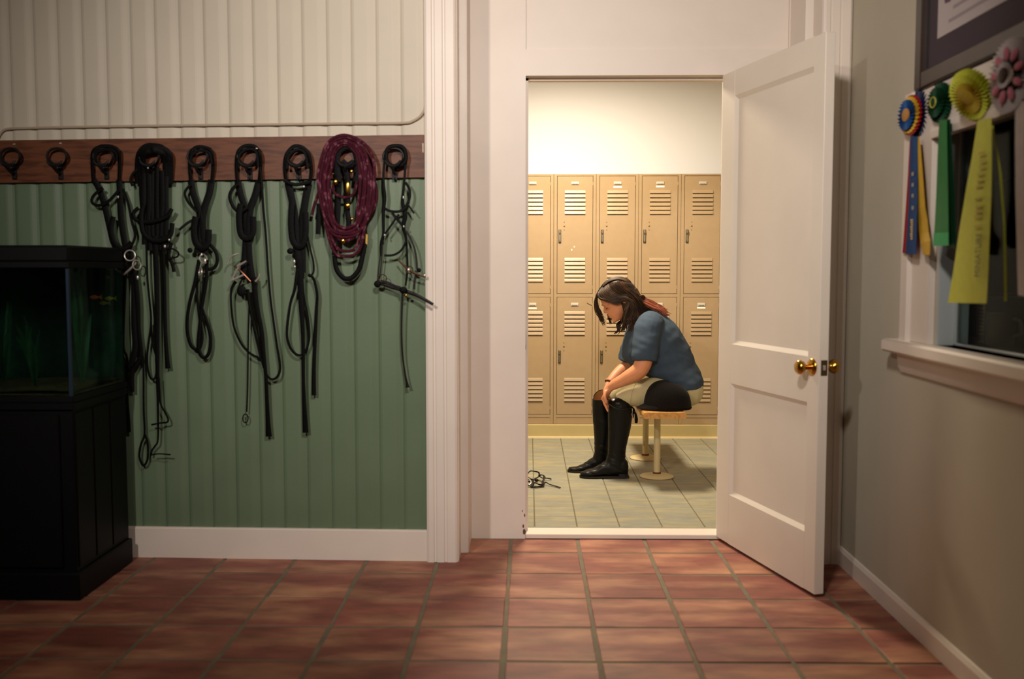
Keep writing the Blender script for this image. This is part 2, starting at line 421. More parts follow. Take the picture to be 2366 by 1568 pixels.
thr = MB().box((DX0 + 0.001, YD - 0.012, 0.0), (DX1 - 0.001, YD + 0.104, 0.022), 0.003)
tag(thr.build('trim_4', m_trim), 'worn white threshold strip of the doorway', 'threshold', kind='structure')
sp = MB().box((DX0 - 0.0015, YD + 0.004, 0.90), (DX0 + 0.0035, YD + 0.03, 0.965), 0.001); sp.build('strike_plate', m_steel, wall_back)
mk = MB()
for (x, y, rx, rz) in ((1211, 1228, .006, .014), (1209, 1215, .004, .009), (1212, 1190, .003, .008), (1207, 1180, .002, .005)):
    mk.ball(atY(x, y, YD - 0.0003), (rx, 0.0008, rz), 8, 6)
mk.build('scuff_mark', mat('scuff_brown', (92, 66, 52), 0.8), wall_back)
# ---- right wall with the office window
WY0, WY1, WZ0, WZ1 = 1.75, 3.272, 1.0, 1.686
wr = MB().box((XR, -2.1, -0.05), (XR + 0.10, WY0, ZC)).box((XR, WY1, -0.05), (XR + 0.10, YD + 0.0, ZC)).box((XR, WY0, -0.05), (XR + 0.10, WY1, WZ0)).box((XR, WY0, WZ1), (XR + 0.10, WY1, ZC))
tag(wr.build('wall_right', m_wallr, sm=False), 'beige plaster wall with the inside window', 'wall', kind='structure')
br = MB().extrude([V((XR, 4.19, 0)), V((XR - 0.013, 4.19, 0)), V((XR - 0.013, 4.19, 0.062)), V((XR - 0.006, 4.19, 0.076)), V((XR, 4.19, 0.078))], (0, -6.2, 0))
tag(br.build('baseboard_right', m_trim, ang=20), 'white baseboard along the beige wall', 'baseboard', kind='structure')
win = thing('window_1', (XR, 3.2, WZ0), 'white-cased inside window looking into a dark office', 'window', kind='structure')
MB().box((XR - 0.022, 3.285, WZ0), (XR + 0.001, 3.43, 1.84), 0.002).build('casing_board', m_trim, win)
MB().extrude([V((XR, 3.43, WZ0)), V((XR - 0.024, 3.43, WZ0)), V((XR - 0.034, 3.445, WZ0)), V((XR - 0.034, 3.50, WZ0)), V((XR - 0.020, 3.52, WZ0)), V((XR - 0.012, 3.535, WZ0)), V((XR, 3.54, WZ0))], (0, 0, 0.84)).build('casing_moulding', m_trim, win, ang=20)
MB().box((XR - 0.024, 1.6, WZ1 - 0.005), (XR + 0.001, 3.285, 1.835), 0.003).build('header_board', m_trim, win)
MB().extrude([V((XR, 1.6, WZ1 - 0.02)), V((XR - 0.030, 1.6, WZ1 - 0.02)), V((XR - 0.034, 1.6, WZ1)), V((XR - 0.024, 1.6, WZ1 + 0.025)), V((XR, 1.6, WZ1 + 0.025))], (0, 1.68, 0)).build('header_moulding', m_trim, win, ang=20)
MB().box((XR - 0.062, 1.55, 0.955), (XR + 0.10, 3.60, 1.0), 0.008).build('sill', m_trim, win)
MB().extrude([V((XR, 1.6, 0.885)), V((XR - 0.010, 1.6, 0.885)), V((XR - 0.020, 1.6, 0.905)), V((XR - 0.026, 1.6, 0.955)), V((XR, 1.6, 0.955))], (0, 1.94, 0)).build('apron', m_trim, win, ang=20)
m_jamb = mat('jamb_grey_paint', (176, 184, 184), 0.5)
MB().box((XR + 0.002, WY1 - 0.016, WZ0), (XR + 0.10, WY1 + 0.0, WZ1)).build('side_jamb', m_jamb, win)
MB().box((XR + 0.050, WY1 - 0.028, WZ0 + 0.002), (XR + 0.068, WY1 - 0.016, WZ1), 0.002).build('sash_stile', m_jamb, win)
MB().box((XR + 0.050, WY0, WZ0 + 0.0), (XR + 0.068, WY1 - 0.029, WZ0 + 0.009), 0.002).build('sash_rail', m_jamb, win)
m_glass = mat('window_glass', (225, 235, 232), 0.02, trans=1.0, ior=1.05)
MB().box((XR + 0.057, WY0, WZ0 + 0.008), (XR + 0.062, WY1 - 0.027, WZ1)).build('pane', m_glass, win)
# ---- office behind the window
m_off = mat('office_paint', (120, 112, 92), 0.8)
tag(MB().box((XR + 0.10, YD - 0.02, -0.05), (3.6, YD + 0.1, ZC)).build('wall_office_back', m_off), 'tan back wall of the office behind the window', 'wall', kind='structure')
tag(MB().box((3.5, -0.2, -0.05), (3.6, YD, ZC)).build('wall_office_side', m_off), 'far wall of the dark office', 'wall', kind='structure')
tag(MB().box((XR + 0.1, -0.3, -0.05), (3.6, -0.2, ZC)).build('wall_office_front', m_off), 'near wall of the dark office', 'wall', kind='structure')
tag(MB().box((XR + 0.1, -0.3, -0.05), (3.6, YD, 0.0)).build('floor', m_grout), 'bare floor of the dark office', 'floor', kind='structure')
tag(MB().box((XR + 0.1, -0.3, ZC), (3.6, YD, ZC + 0.05)).build('ceiling', m_ceil), 'ceiling of the dark office', 'ceiling', kind='structure')
# ---- locker room walls
tag(MB().box((-1.7, LY + 0.305, -0.05), (2.7, LY + 0.40, 2.96)).build('wall_locker_back', m_lwall), 'cream wall above the lockers', 'wall', kind='structure')
tag(MB().box((-1.7, YD + 0.1, -0.05), (-1.6, LY + 0.4, 2.96)).build('wall_locker_left', m_lside), 'left side wall of the locker room', 'wall', kind='structure')
tag(MB().box((2.6, YD + 0.1, -0.05), (2.7, LY + 0.4, 2.96)).build('wall_locker_right', m_lside), 'right side wall of the locker room', 'wall', kind='structure')
wf = MB().box((-1.6, YD + 0.1005, -0.05), (DX0, YD + 0.12, 2.96)).box((DX1, YD + 0.1005, -0.05), (2.6, YD + 0.12, 2.96)).box((DX0, YD + 0.1005, DZ), (DX1, YD + 0.12, 2.96))
tag(wf.build('wall_locker_front', m_lside, sm=False), 'locker room side of the doorway wall', 'wall', kind='structure')
m_plinth = mat('plinth_paint', (186, 168, 116), 0.5, vary=0.04, vscale=10, coords='World')
pl = MB().box((-1.6, LY - 0.030, LZ), (2.6, LY + 0.30, 0.118), 0.003); 
tag(pl.build('baseboard_locker', m_plinth), 'tan painted plinth under the lockers', 'baseboard', kind='structure')
tag(MB().box((-1.6, LY - 0.042, LZ - 0.002), (2.6, LY - 0.031, LZ + 0.013), 0.002).build('trim_5', mat('pale_base_strip', (236, 216, 170), 0.5)), 'pale strip where the locker plinth meets the tile floor', 'trim', kind='structure')

# ================================================================== LOCKERS
LW = 0.305; LX0 = 0.181
def dims(py): return atY(1300, py, LY).z
zt, zu1, zu0, zl1, zl0, zb = 1.930, 1.914, 1.071, 1.043, 0.190, 0.120
dx0, dx1 = 0.026, 0.280        # door inside a unit
body = MB()
body.box((0.0005, 0.004, zb), (LW - 0.0005, 0.30, zt - 0.0))                   # carcass behind the face
fr = MB()
fr.box((0.001, 0.0, zb), (dx0 - 0.003, 0.006, zt), 0.001).box((dx1 + 0.003, 0.0, zb), (LW - 0.001, 0.006, zt), 0.001)
fr.box((dx0 - 0.003, 0.0, zu1 + 0.003), (dx1 + 0.003, 0.006, zt), 0.0005).box((dx0 - 0.003, 0.0, zl1 + 0.003), (dx1 + 0.003, 0.006, zu0 - 0.003), 0.0005)
fr.box((dx0 - 0.003, 0.0, 0.167), (dx1 + 0.003, 0.006, zl0 - 0.003), 0.0005).box((dx0 - 0.003, 0.002, zb), (dx1 + 0.003, 0.006, 0.164), 0.0005)
me_body = body.mesh('carcass', False); fix_normals(me_body); me_body.materials.append(m_lockdark)
me_frame = fr.mesh('frame', False); fix_normals(me_frame); me_frame.materials.append(m_locker)
DH = zu1 - zu0
me_doorl = MB().box((0, -0.0012, 0), (dx1 - dx0, 0.012, DH), 0.0015).mesh('door_leaf', True, 30); fix_normals(me_doorl); me_doorl.materials.append(m_locker)
me_doorl2 = MB().box((0, -0.0012, 0), (dx1 - dx0, 0.012, zl1 - zl0), 0.0015).mesh('door_leaf', True, 30); fix_normals(me_doorl2); me_doorl2.materials.append(m_locker)
LVW = 0.148
lv = MB().extrude([V((0, 0, 0.030)), V((0, -0.0028, 0.024)), V((0, -0.0075, 0.010)), V((0, -0.0075, 0.0075)), V((0, 0, 0.0105))], (LVW, 0, 0))
me_lv = lv.mesh('louver', False); fix_normals(me_lv); me_lv.materials.append(m_locker)
slot = MB().box((0.002, -0.0016, 0.002), (LVW - 0.002, 0, 0.0085))
me_slot = slot.mesh('slot', False); fix_normals(me_slot); me_slot.materials.append(m_lockdark)
plate = MB().box((-0.028, -0.0065, -0.011), (0.028, 0.0, 0.011), 0.0025)
me_plate = plate.mesh('number_plate', True); fix_normals(me_plate); me_plate.materials.append(mat('plate_nickel', (214, 208, 196), 0.35, 0.35))
num = MB()
for k, xx in enumerate((-0.017, -0.009, -0.001, 0.008, 0.016)): num.box((xx - 0.003, -0.0072, -0.0085), (xx + 0.003, -0.006, -0.0045))
me_num = num.mesh('number', False); fix_normals(me_num); me_num.materials.append(m_lockdark)
hd = MB().box((-0.010, -0.006, -0.048), (0.010, 0.0, 0.048), 0.002)
me_hd = hd.mesh('handle', True); fix_normals(me_hd); me_hd.materials.append(mat('handle_pewter', (120, 112, 88), 0.35, 0.9))
lt = MB().box((-0.006, -0.020, 0.022), (0.006, -0.005, 0.046), 0.003).box((-0.005, -0.012, -0.040), (0.005, -0.005, 0.010), 0.002)
me_lt = lt.mesh('latch', True); fix_normals(me_lt); me_lt.materials.append(m_chrome)
rec = MB().box((-0.0075, -0.0068, -0.046), (0.0075, -0.0055, -0.030))
me_rec = rec.mesh('finger_recess', False); fix_normals(me_rec); me_rec.materials.append(m_lockdark)
lk = MB()
for zz, rr in ((0.028, 0.0028), (0.0, 0.006), (-0.028, 0.0028)): lk.lathe([(rr, 0), (rr, 0.002), (rr * 0.7, 0.003)], (0, 0, zz), 10, Matrix.Rotation(R(90), 3, 'X'))
me_lk = lk.mesh('lock_hole', True); fix_normals(me_lk); me_lk.materials.append(mat('lock_hole_grey', (122, 106, 66), 0.45, 0.6))
hg = MB().box((-0.003, -0.003, -0.012), (0.004, 0.002, 0.012), 0.0015)
me_hg = hg.mesh('hinge', True); fix_normals(me_hg); me_hg.materials.append(m_locker)
stick = MB().box((-0.030, -0.0022, -0.006), (0.030, -0.001, 0.006), 0.0)
me_st = stick.mesh('paper_label', False); fix_normals(me_st); me_st.materials.append(mat('paper_label_white', (250, 244, 228), 0.7))
stickers = {(1, 1): 0.034, (2, 1): 0.030, (3, 0): 0.030, (-1, 0): 0.034}
unit_label = {-2: 'tan steel locker column outside the doorway, left of the others', -1: 'tan steel locker column cut off by the left doorway jamb',
              0: 'tan steel two-door locker column with bare upper plate, second from the left', 1: 'tan steel locker column directly behind the seated person\'s head',
              2: 'tan steel locker column behind the seated person\'s back', 3: 'tan steel locker column beside the open door, rightmost in view',
              4: 'tan steel locker column hidden behind the open door'}
for k in range(-2, 5):
    u = thing('locker', (LX0 + LW * k, LY, 0), unit_label[k], 'locker', 'row of two-tier lockers')
    link('carcass', me_body, None, u); link('frame', me_frame, None, u)
    for tier, (z0, z1, dm) in enumerate(((zl0, zl1, me_doorl2), (zu0, zu1, me_doorl))):
        d = link('door_leaf', dm, None, u, (dx0, 0, z0)); h = z1 - z0
        for grp in (h - 0.100, h - 0.585):
            for j in range(6):
                zz = grp - 0.030 - j * 0.0298 + 0.03 - 0.03
                link('louver', me_lv, None, d, (0.053, -0.0012, zz)); 
                link('slot', me_slot, None, d, (0.053, -0.0012, zz))
        pz = h - 0.050
        link('number_plate', me_plate, None, d, (0.127, -0.001, pz)); link('number', me_num, None, d, (0.127, -0.001, pz))
        link('handle', me_hd, None, d, (0.018, -0.001, h - 0.430)); link('latch', me_lt, None, d, (0.018, -0.001, h - 0.430)); link('finger_recess', me_rec, None, d, (0.018, -0.001, h - 0.430))
        link('lock_hole', me_lk, None, d, (0.050, -0.0012, h - 0.356))
        for zz in (0.045, h - 0.055): link('hinge', me_hg, None, d, (dx1 - dx0 - 0.001, 0, zz))
        if (k, tier) in stickers: link('paper_label', me_st, None, d, (0.127, 0, pz - stickers[(k, tier)] + 0.006))

lk0 = [o for o in bpy.data.objects if o.get('label') == unit_label[0]][0]
MB().tube([atY(1356, 699.5, LY - .002), atY(1362, 703, LY - .0025), atY(1368, 705.5, LY - .002)], .0022, .001, (0, -1, 0), n=6).build('pen_mark', m_lockdark, lk0)
MB().ball(atY(1321, 577, LY - .0015), (.005, .001, .007)).ball(atY(1327, 570, LY - .0015), (.004, .001, .006)).build('paint_chip', mat('chip_white', (245, 232, 205), 0.7), lk0)

# ================================================================== BENCH
bx, bz = 0.7615, 0.448
bench = thing('bench', (bx, 6.1, LZ), 'narrow pine locker bench on two round pedestals under the seated person', 'bench')
rp_ = 0.013; pl_pts = []
for cx_, cz_, a0 in ((bx + 0.121 - rp_, bz - rp_, 0), (bx - 0.121 + rp_, bz - rp_, 90), (bx - 0.121 + rp_, bz - 0.034 + rp_, 180), (bx + 0.121 - rp_, bz - 0.034 + rp_, 270)):
    for k in range(5): pl_pts.append(V((cx_ + rp_ * math.cos(R(a0 + k * 22.5)), 5.55, cz_ + rp_ * math.sin(R(a0 + k * 22.5)))))
MB().extrude(pl_pts, (0, 1.30, 0)).build('plank', m_pine, bench, ang=35)
m_ped = mat('pedestal_cream_enamel', (196, 178, 132), 0.45, col2=(120, 78, 40), c2scale=22, c2lo=0.66, c2hi=0.74)
m_rust = mat('rusty_collar', (96, 52, 26), 0.7, vary=0.3, vscale=60)
for py in (5.872, 6.452):
    pd = MB().lathe([(0.100, LZ), (0.101, LZ + 0.004), (0.096, LZ + 0.009), (0.060, LZ + 0.017), (0.026, LZ + 0.021)], (bx, py, 0), 36).build('pedestal_base', m_ped, bench)
    MB().lathe([(0.0195, LZ + 0.018), (0.0195, bz - 0.045)], (bx, py, 0), 20).build('column', m_ped, bench)
    MB().lathe([(0.0245, LZ + 0.017), (0.0245, LZ + 0.026), (0.020, LZ + 0.030)], (bx, py, 0), 20).build('collar', m_rust, bench)
    MB().lathe([(0.1025, LZ + 0.0002), (0.1025, LZ + 0.0030)], (bx, py, 0), 36).build('rust_ring', m_rust, bench)
    MB().lathe([(0.030, bz - 0.048), (0.070, bz - 0.042), (0.075, bz - 0.034)], (bx, py, 0), 24).build('mounting_flange', m_ped, bench)

# ================================================================== HELMET
m_velvet = mat('black_velvet', (16, 12, 11), 0.9, sheen=0.03, bump=0.25, bscale=260, spec=0.15)
hx, hy = 0.796, 5.70
hl = thing('riding_helmet', (hx, hy, bz), 'black velvet riding helmet with peak resting on the bench end', 'helmet')
sh = MB(); prof_h = []
N_ = 32; vs = []; fs = []; rows = 14
for i in range(rows + 1):
    t = i / rows; z = 0.156 * math.sin(t * math.pi / 2) ** 0.92 if t > 0 else 0.0
    s_ = math.cos(t * math.pi / 2) ** 0.68 if t < 1 else 0.02
    if t == 0: s_ = 0.985
    for k in range(N_):
        a = 2 * math.pi * k / N_
        vs.append(V((hx + 0.137 * s_ * math.cos(a), hy + 0.108 * s_ * math.sin(a), bz + 0.003 + z * (1.0 - 0.06 * math.cos(a)))))
for i in range(rows):
    for k in range(N_): fs.append((i * N_ + k, i * N_ + (k + 1) % N_, (i + 1) * N_ + (k + 1) % N_, (i + 1) * N_ + k))
fs += [tuple(range(N_))[::-1], tuple(rows * N_ + k for k in range(N_))]
sh.add(vs, fs).build('shell', m_velvet, hl, ang=70)
vis = MB(); vs = []; fs = []; K = 13
for layer, dz in ((0, 0.0), (1, 0.006)):
    for j in range(5):
        for k in range(K):
            a = math.pi - R(62) + R(124) * k / (K - 1); t = j / 4
            ext = 0.042 * t * math.cos((a - math.pi) * 1.35) ** 0.7
            vs.append(V((hx + (0.132 + ext) * math.cos(a), hy + (0.104 + ext * 0.6) * math.sin(a), bz + 0.026 - 0.021 * t + dz)))
g = lambda l, j, k: l * 5 * K + j * K + k
for j in range(4):
    for k in range(K - 1):
        fs.append((g(0, j, k), g(0, j, k + 1), g(0, j + 1, k + 1), g(0, j + 1, k))); fs.append((g(1, j, k), g(1, j + 1, k), g(1, j + 1, k + 1), g(1, j, k + 1)))
for k in range(K - 1): fs.append((g(0, 4, k), g(0, 4, k + 1), g(1, 4, k + 1), g(1, 4, k)))
vis.add(vs, fs).build('peak', m_velvet, hl, ang=60)
bd = MB(); bd.torus((hx, hy, bz + 0.012), 0.109, 0.0030, (0, 0, 1), 36, 8, 1.25); bd.build('band', mat('helmet_band', (12, 10, 10), 0.9, spec=0.1), hl)
MB().lathe([(0.010, 0), (0.010, 0.004), (0.004, 0.008)], (hx - 0.003, hy, bz + 0.157), 14).build('top_button', m_velvet, hl)

# ================================================================== DOOR LEAF
A = V((0.868, 4.562, 0)); B = V((1.085, 3.737, 0)); DL = (B - A).length
dang = math.atan2(B.y - A.y, B.x - A.x)
door = thing('door_1', A, 'white two-panel door standing open on the right of the doorway', 'door', kind='structure', rz=dang)
z0, z1 = 0.014, 2.112; p0, p1 = 0.122, 0.772; TH = 0.040
def dpart(name, mb, m=None, parent=door, **k): return mb.build(name, m or m_door, parent, local=True, **k)
dpart('stile', MB().box((0, 0, z0), (p0, TH, z1), 0.002)); dpart('stile', MB().box((p1, 0, z0), (DL, TH, z1), 0.002))
for a, b in ((z0, 0.238), (0.740, 0.915), (2.002, z1)): dpart('rail', MB().box((p0, 0.0004, a), (p1, TH - 0.0004, b)))
for a, b in ((0.238, 0.740), (0.915, 2.002)):
    s_ = 0.018; q = MB(); vs = []
    for (xx, zz, yy) in ((p0, a, 0.001), (p1, a, 0.001), (p1, b, 0.001), (p0, b, 0.001), (p0 + s_, a + s_, 0.012), (p1 - s_, a + s_, 0.012), (p1 - s_, b - s_, 0.012), (p0 + s_, b - s_, 0.012),
                         (p0, a, TH - 0.001), (p1, a, TH - 0.001), (p1, b, TH - 0.001), (p0, b, TH - 0.001)): vs.append(V((xx, yy, zz)))
    q.add(vs, [(4, 5, 6, 7), (0, 1, 5, 4), (1, 2, 6, 5), (2, 3, 7, 6), (3, 0, 4, 7), (8, 11, 10, 9), (0, 8, 9, 1), (1, 9, 10, 2), (2, 10, 11, 3), (3, 11, 8, 0)])
    dpart('panel', q, sm=False)
ku, kz = 0.806, 0.878
rx90 = Matrix.Rotation(R(90), 3, 'X'); rx270 = Matrix.Rotation(R(-90), 3, 'X')
for Mx, yy in ((rx90, 0.0), (rx270, TH)):
    kn = dpart('knob', MB().lathe([(0.010, 0.0), (0.011, 0.028), (0.014, 0.034), (0.024, 0.040), (0.028, 0.050), (0.027, 0.058), (0.020, 0.065), (0.006, 0.068)], (ku, yy, kz), 24, Mx), m_brass, ang=60)
    dpart('rose', MB().lathe([(0.033, 0.0), (0.033, 0.003), (0.027, 0.008), (0.016, 0.011)], (ku, yy, kz), 28, Mx), m_brass, ang=60)
dpart('latch_plate', MB().box((DL - 0.002, 0.008, kz - 0.029), (DL + 0.0015, 0.034, kz + 0.029)), mat('aged_brass', (110, 92, 62), 0.45, 0.9))
dpart('latch_bolt', MB().box((DL, 0.015, kz - 0.010), (DL + 0.007, 0.026, kz + 0.010), 0.002), m_steel)
for hz in (0.28, 1.85): dpart('hinge', MB().lathe([(0.007, hz - 0.045), (0.007, hz + 0.045)], (-0.006, 0.040, 0), 12), m_brass)

# ================================================================== PERSON
PY = 5.95
def W(x, y, dy=0.0): return atY(x, y, PY + dy)
def sec(front, back, b, dy=0.0):
    """ellipse section from two silhouette pixels and a half width across."""
    a, c = W(front[0], front[1], dy), W(back[0], back[1], dy)
    return ((a + c) / 2, (c - a) / 2, V((0, b, 0)))
m_skin = mat('skin', (204, 137, 98), 0.5, sub=0.12, vary=0.05, vscale=30)
# --- head frame
hU = V((-0.50, -0.03, 0.866)).normalized(); hF = V((-0.862, -0.10, -0.50)); hF = (hF - hU * hF.dot(hU)).normalized(); hS = hU.cross(hF).normalized()   # hS toward +Y or -Y
if hS.y > 0: hS = -hS      # hS points to the viewer
chin = W(1421, 745, -0.0)
HO = chin - hF * 0.080
def H(f, u, s=0.0): return HO + hF * f + hU * u + hS * s
hsecs = [(0.000, 0.074, 0.030, 0.018), (0.010, 0.086, 0.008, 0.034), (0.028, 0.086, -0.012, 0.048), (0.045, 0.088, -0.035, 0.056), (0.064, 0.089, -0.065, 0.061),
         (0.086, 0.085, -0.088, 0.066), (0.108, 0.086, -0.100, 0.070), (0.128, 0.092, -0.106, 0.074), (0.156, 0.090, -0.107, 0.077), (0.186, 0.072, -0.099, 0.073), (0.208, 0.044, -0.076, 0.058), (0.224, -0.005, -0.040, 0.028)]
def head_loft(mb, grow=0.0, umin=-1, umax=9, fmax=9.0):
    q = []
    for u, f1, f0, w_ in hsecs:
        if umin <= u <= umax:
            f1_ = min(f1 + grow, fmax); f0_ = f0 - grow
            q.append((H((f1_ + f0_) / 2, u + (grow if u > 0.18 else 0)), hF * ((f1_ - f0_) / 2), hS * (w_ + grow)))
    mb.loft(q, 28, 4)
body = MB(); head_loft(body)
# nose, brow, lips, chin, eyelids, ears
body.tube([H(0.082, 0.118), H(0.093, 0.102), H(0.0990, 0.087), H(0.0975, 0.078)], [0.006, 0.0075, 0.0105, 0.009], n=10)
for s_ in (-1, 1):
    body.ball(H(0.093, 0.077, 0.009 * s_), 0.0075)
    body.ball(H(0.073, 0.108, 0.031 * s_), 0.0155)
    body.tube([H(0.090, 0.124, 0.012 * s_), H(0.086, 0.127, 0.034 * s_), H(0.070, 0.122, 0.052 * s_)], 0.007, n=8)
    M3 = Matrix((hF, hU, hS)).transposed()
    body.ball(H(-0.020, 0.100, 0.076 * s_), (0.016, 0.030, 0.007), 12, 8, M3)
    body.tube([H(-0.012, 0.124, 0.080 * s_), H(-0.030, 0.126, 0.083 * s_), H(-0.038, 0.105, 0.083 * s_), H(-0.022, 0.075, 0.079 * s_)], 0.0045, n=8)
body.tube([H(0.082, 0.0555, -0.024), H(0.092, 0.0575, 0), H(0.082, 0.0555, 0.024)], [0.003, 0.0055, 0.003], n=8)
body.tube([H(0.080, 0.0455, -0.021), H(0.0905, 0.044, 0), H(0.080, 0.0455, 0.021)], [0.003, 0.006, 0.003], n=8)
body.ball(H(0.080, 0.012), (0.013, 0.016, 0.012))
# neck, torso, limbs under the clothes
body.tube([H(-0.045, 0.075), W(1462, 722), W(1488, 738), W(1505, 756)], [0.056, 0.054, 0.060, 0.075], n=16)
tors = [((1472, 748), (1496, 718), .07), ((1460, 768), (1525, 724), .14), ((1450, 797), (1552, 757), .165), ((1455, 824), (1576, 795), .165), ((1480, 850), (1595, 832), .155), ((1505, 870), (1608, 870), .16), ((1525, 915), (1608, 905), .16)]
body.loft([sec(*t) for t in tors], 24)
arm_near = [W(1500, 748, -.16), W(1493, 800, -.20), W(1481, 850, -.215), W(1447, 874, -.185), W(1413, 892, -.145), W(1403, 906, -.128)]
arm_far = [W(1484, 748, .16), W(1470, 795, .20), W(1458, 836, .21), W(1430, 860, .16), W(1408, 884, .10)]
body.tube(arm_near, [.052, .053, .051, .047, .036, .025, .018], n=14)
body.tube(arm_far, [.050, .048, .043, .040, .034, .026], n=14)
body.tube([W(1570, 902, -.09), W(1500, 908, -.105), W(1448, 922, -.108)], [.085, .066, .034], n=14)
body.tube([W(1570, 902, .09), W(1490, 905, .10), W(1415, 918, .09)], [.085, .070, .048], n=14)
body.tube([W(1446, 926, -.11), W(1428, 985, -.11), W(1424, 1070, -.11)], [.034, .042, .030], n=12)
body.tube([W(1415, 918, .09), W(1398, 985, .06), W(1390, 1060, .05)], [.046, .045, .030], n=12)
# near hand: palm, four fingers, thumb
def hand(mb, pw, pk, fingers, thumb, r0):
    mb.loft([(pw, *ax0) for ax0 in [(r0[0] * 0.027, r0[1] * 0.021)]] + [((pw * 2 + pk) / 3, r0[0] * 0.033, r0[1] * 0.017), ((pw + pk * 2) / 3, r0[0] * 0.038, r0[1] * 0.015), (pk, r0[0] * 0.038, r0[1] * 0.012)], 16, 3)
    for f in fingers: mb.tube(f, [0.0095, 0.0090, 0.0082, 0.0065], n=10, per=4)
    mb.tube(thumb, [0.013, 0.0105, 0.0095, 0.007], n=10, per=4)
body_person = body
pw, pk = W(1409, 896, -.140), W(1396, 921, -.112)
lat = V((0.30, 0.80, -0.15)); dirv = (pk - pw).normalized(); lat = (lat - dirv * lat.dot(dirv)).normalized(); nor = dirv.cross(lat).normalized()
def fp(x, y, d): return W(x, y, d)
fing = [[fp(1394, 921, -.140), fp(1397, 932, -.150), fp(1401, 941, -.152), fp(1405, 951, -.148)],          # index, pointing down
        [fp(1396, 922, -.124), fp(1400, 932, -.132), fp(1404, 938, -.135), fp(1406, 943, -.128)],
        [fp(1397, 921, -.106), fp(1402, 930, -.108), fp(1405, 935, -.108), fp(1406, 939, -.102)],
        [fp(1398, 919, -.088), fp(1402, 926, -.085), fp(1404, 931, -.084), fp(1405, 934, -.080)]]
thumb = [fp(1400, 903, -.155), fp(1397, 914, -.168), fp(1399, 924, -.172), fp(1402, 932, -.168)]
hand(body, pw, pk, fing, thumb, (lat, nor))
# far hand, closed on the far boot top
pw2, pk2 = W(1406, 886, .095), W(1399, 908, .06)
dv2 = (pk2 - pw2).normalized(); lat2 = V((0.3, 0.85, 0)); lat2 = (lat2 - dv2 * lat2.dot(dv2)).normalized(); nor2 = dv2.cross(lat2).normalized()
fing2 = [[W(1398, 908, .03 + .019 * k), W(1396 + k, 919, .025 + .019 * k), W(1399 + k, 927, .025 + .019 * k), W(1403 + k, 931, .028 + .019 * k)] for k in range(4)]
hand(body, pw2, pk2, fing2, [W(1401, 893, .06), W(1397, 903, .035), W(1397, 911, .022), W(1399, 918, .02)], (lat2, nor2))
person = organic(body, 'person', m_skin, None, 0.0042, 5)
tag(person, 'person in blue t-shirt, tan breeches and black boots, seated bent over pulling on a boot', 'person')
# small face details
m_brow = mat('brow_brown', (70, 44, 30), 0.7)
eb = MB()
for s_ in (-1, 1):
    eb.tube([H(0.0905, 0.126, 0.016 * s_), H(0.0895, 0.1305, 0.030 * s_), H(0.076, 0.127, 0.049 * s_)], [0.0016, 0.0026, 0.0012], n=6)
eb.build('eyebrow', m_brow, person)
el = MB()
for s_ in (-1, 1):
    el.tube([H(0.0870, 0.1035, 0.020 * s_), H(0.0900, 0.1010, 0.031 * s_), H(0.0805, 0.1035, 0.044 * s_)], [0.0010, 0.0022, 0.0016], n=6)
el.build('eyelash', mat('lash_dark', (40, 24, 18), 0.7), person)
lp = MB()
lp.tube([H(0.083, 0.0545, -0.020), H(0.0965, 0.0570, 0), H(0.083, 0.0545, 0.020)], [0.0014, 0.0034, 0.0014], n=8)
lp.tube([H(0.081, 0.0480, -0.018), H(0.0955, 0.0455, 0), H(0.081, 0.0480, 0.018)], [0.0014, 0.0038, 0.0014], n=8)
lp.build('lips', mat('lip_skin', (176, 92, 78), 0.45), person)
# --- t-shirt
m_shirt = mat('slate_blue_cotton', (58, 71, 86), 0.9, vary=0.07, vscale=26, bump=0.15, bscale=300, sheen=0.0, spec=0.2)
sh = MB()
ts = [((1463, 747), (1496, 711), .072), ((1452, 762), (1520, 716), .150), ((1442, 785), (1549, 737), .190), ((1437, 806), (1569, 758), .200), ((1441, 828), (1588, 790), .200),
      ((1462, 848), (1603, 826), .190), ((1490, 866), (1616, 856), .195), ((1515, 882), (1624, 876), .205), ((1535, 896), (1623, 890), .205)]
sh.loft([sec(*t) for t in ts], 32)
sh.tube([W(1508, 745, -.09), W(1499, 758, -.150), W(1492, 800, -.198), W(1490, 834, -.212)], [.076, .084, .078, .073], n=18)
sh.tube([W(1494, 748, .09), W(1480, 760, .150), W(1463, 800, .198), W(1452, 836, .205)], [.074, .080, .075, .068], n=18)
def folds(p, n_):
    q = p - W(1540, 820)
    a = mnoise.noise(V((q.x * 5 + q.z * 9, q.y * 5, q.z * 16 - q.x * 10))) * 0.0075
    b = mnoise.noise(V((q.x * 22 + q.z * 10, q.y * 8, q.z * 30))) * 0.0030
    k = max(0.15, min(1.0, 1.0 - (p.z - 0.70) * 2.6))
    return a * k + b
shirt = organic(sh, 'shirt', m_shirt, person, 0.0048, 14, folds)
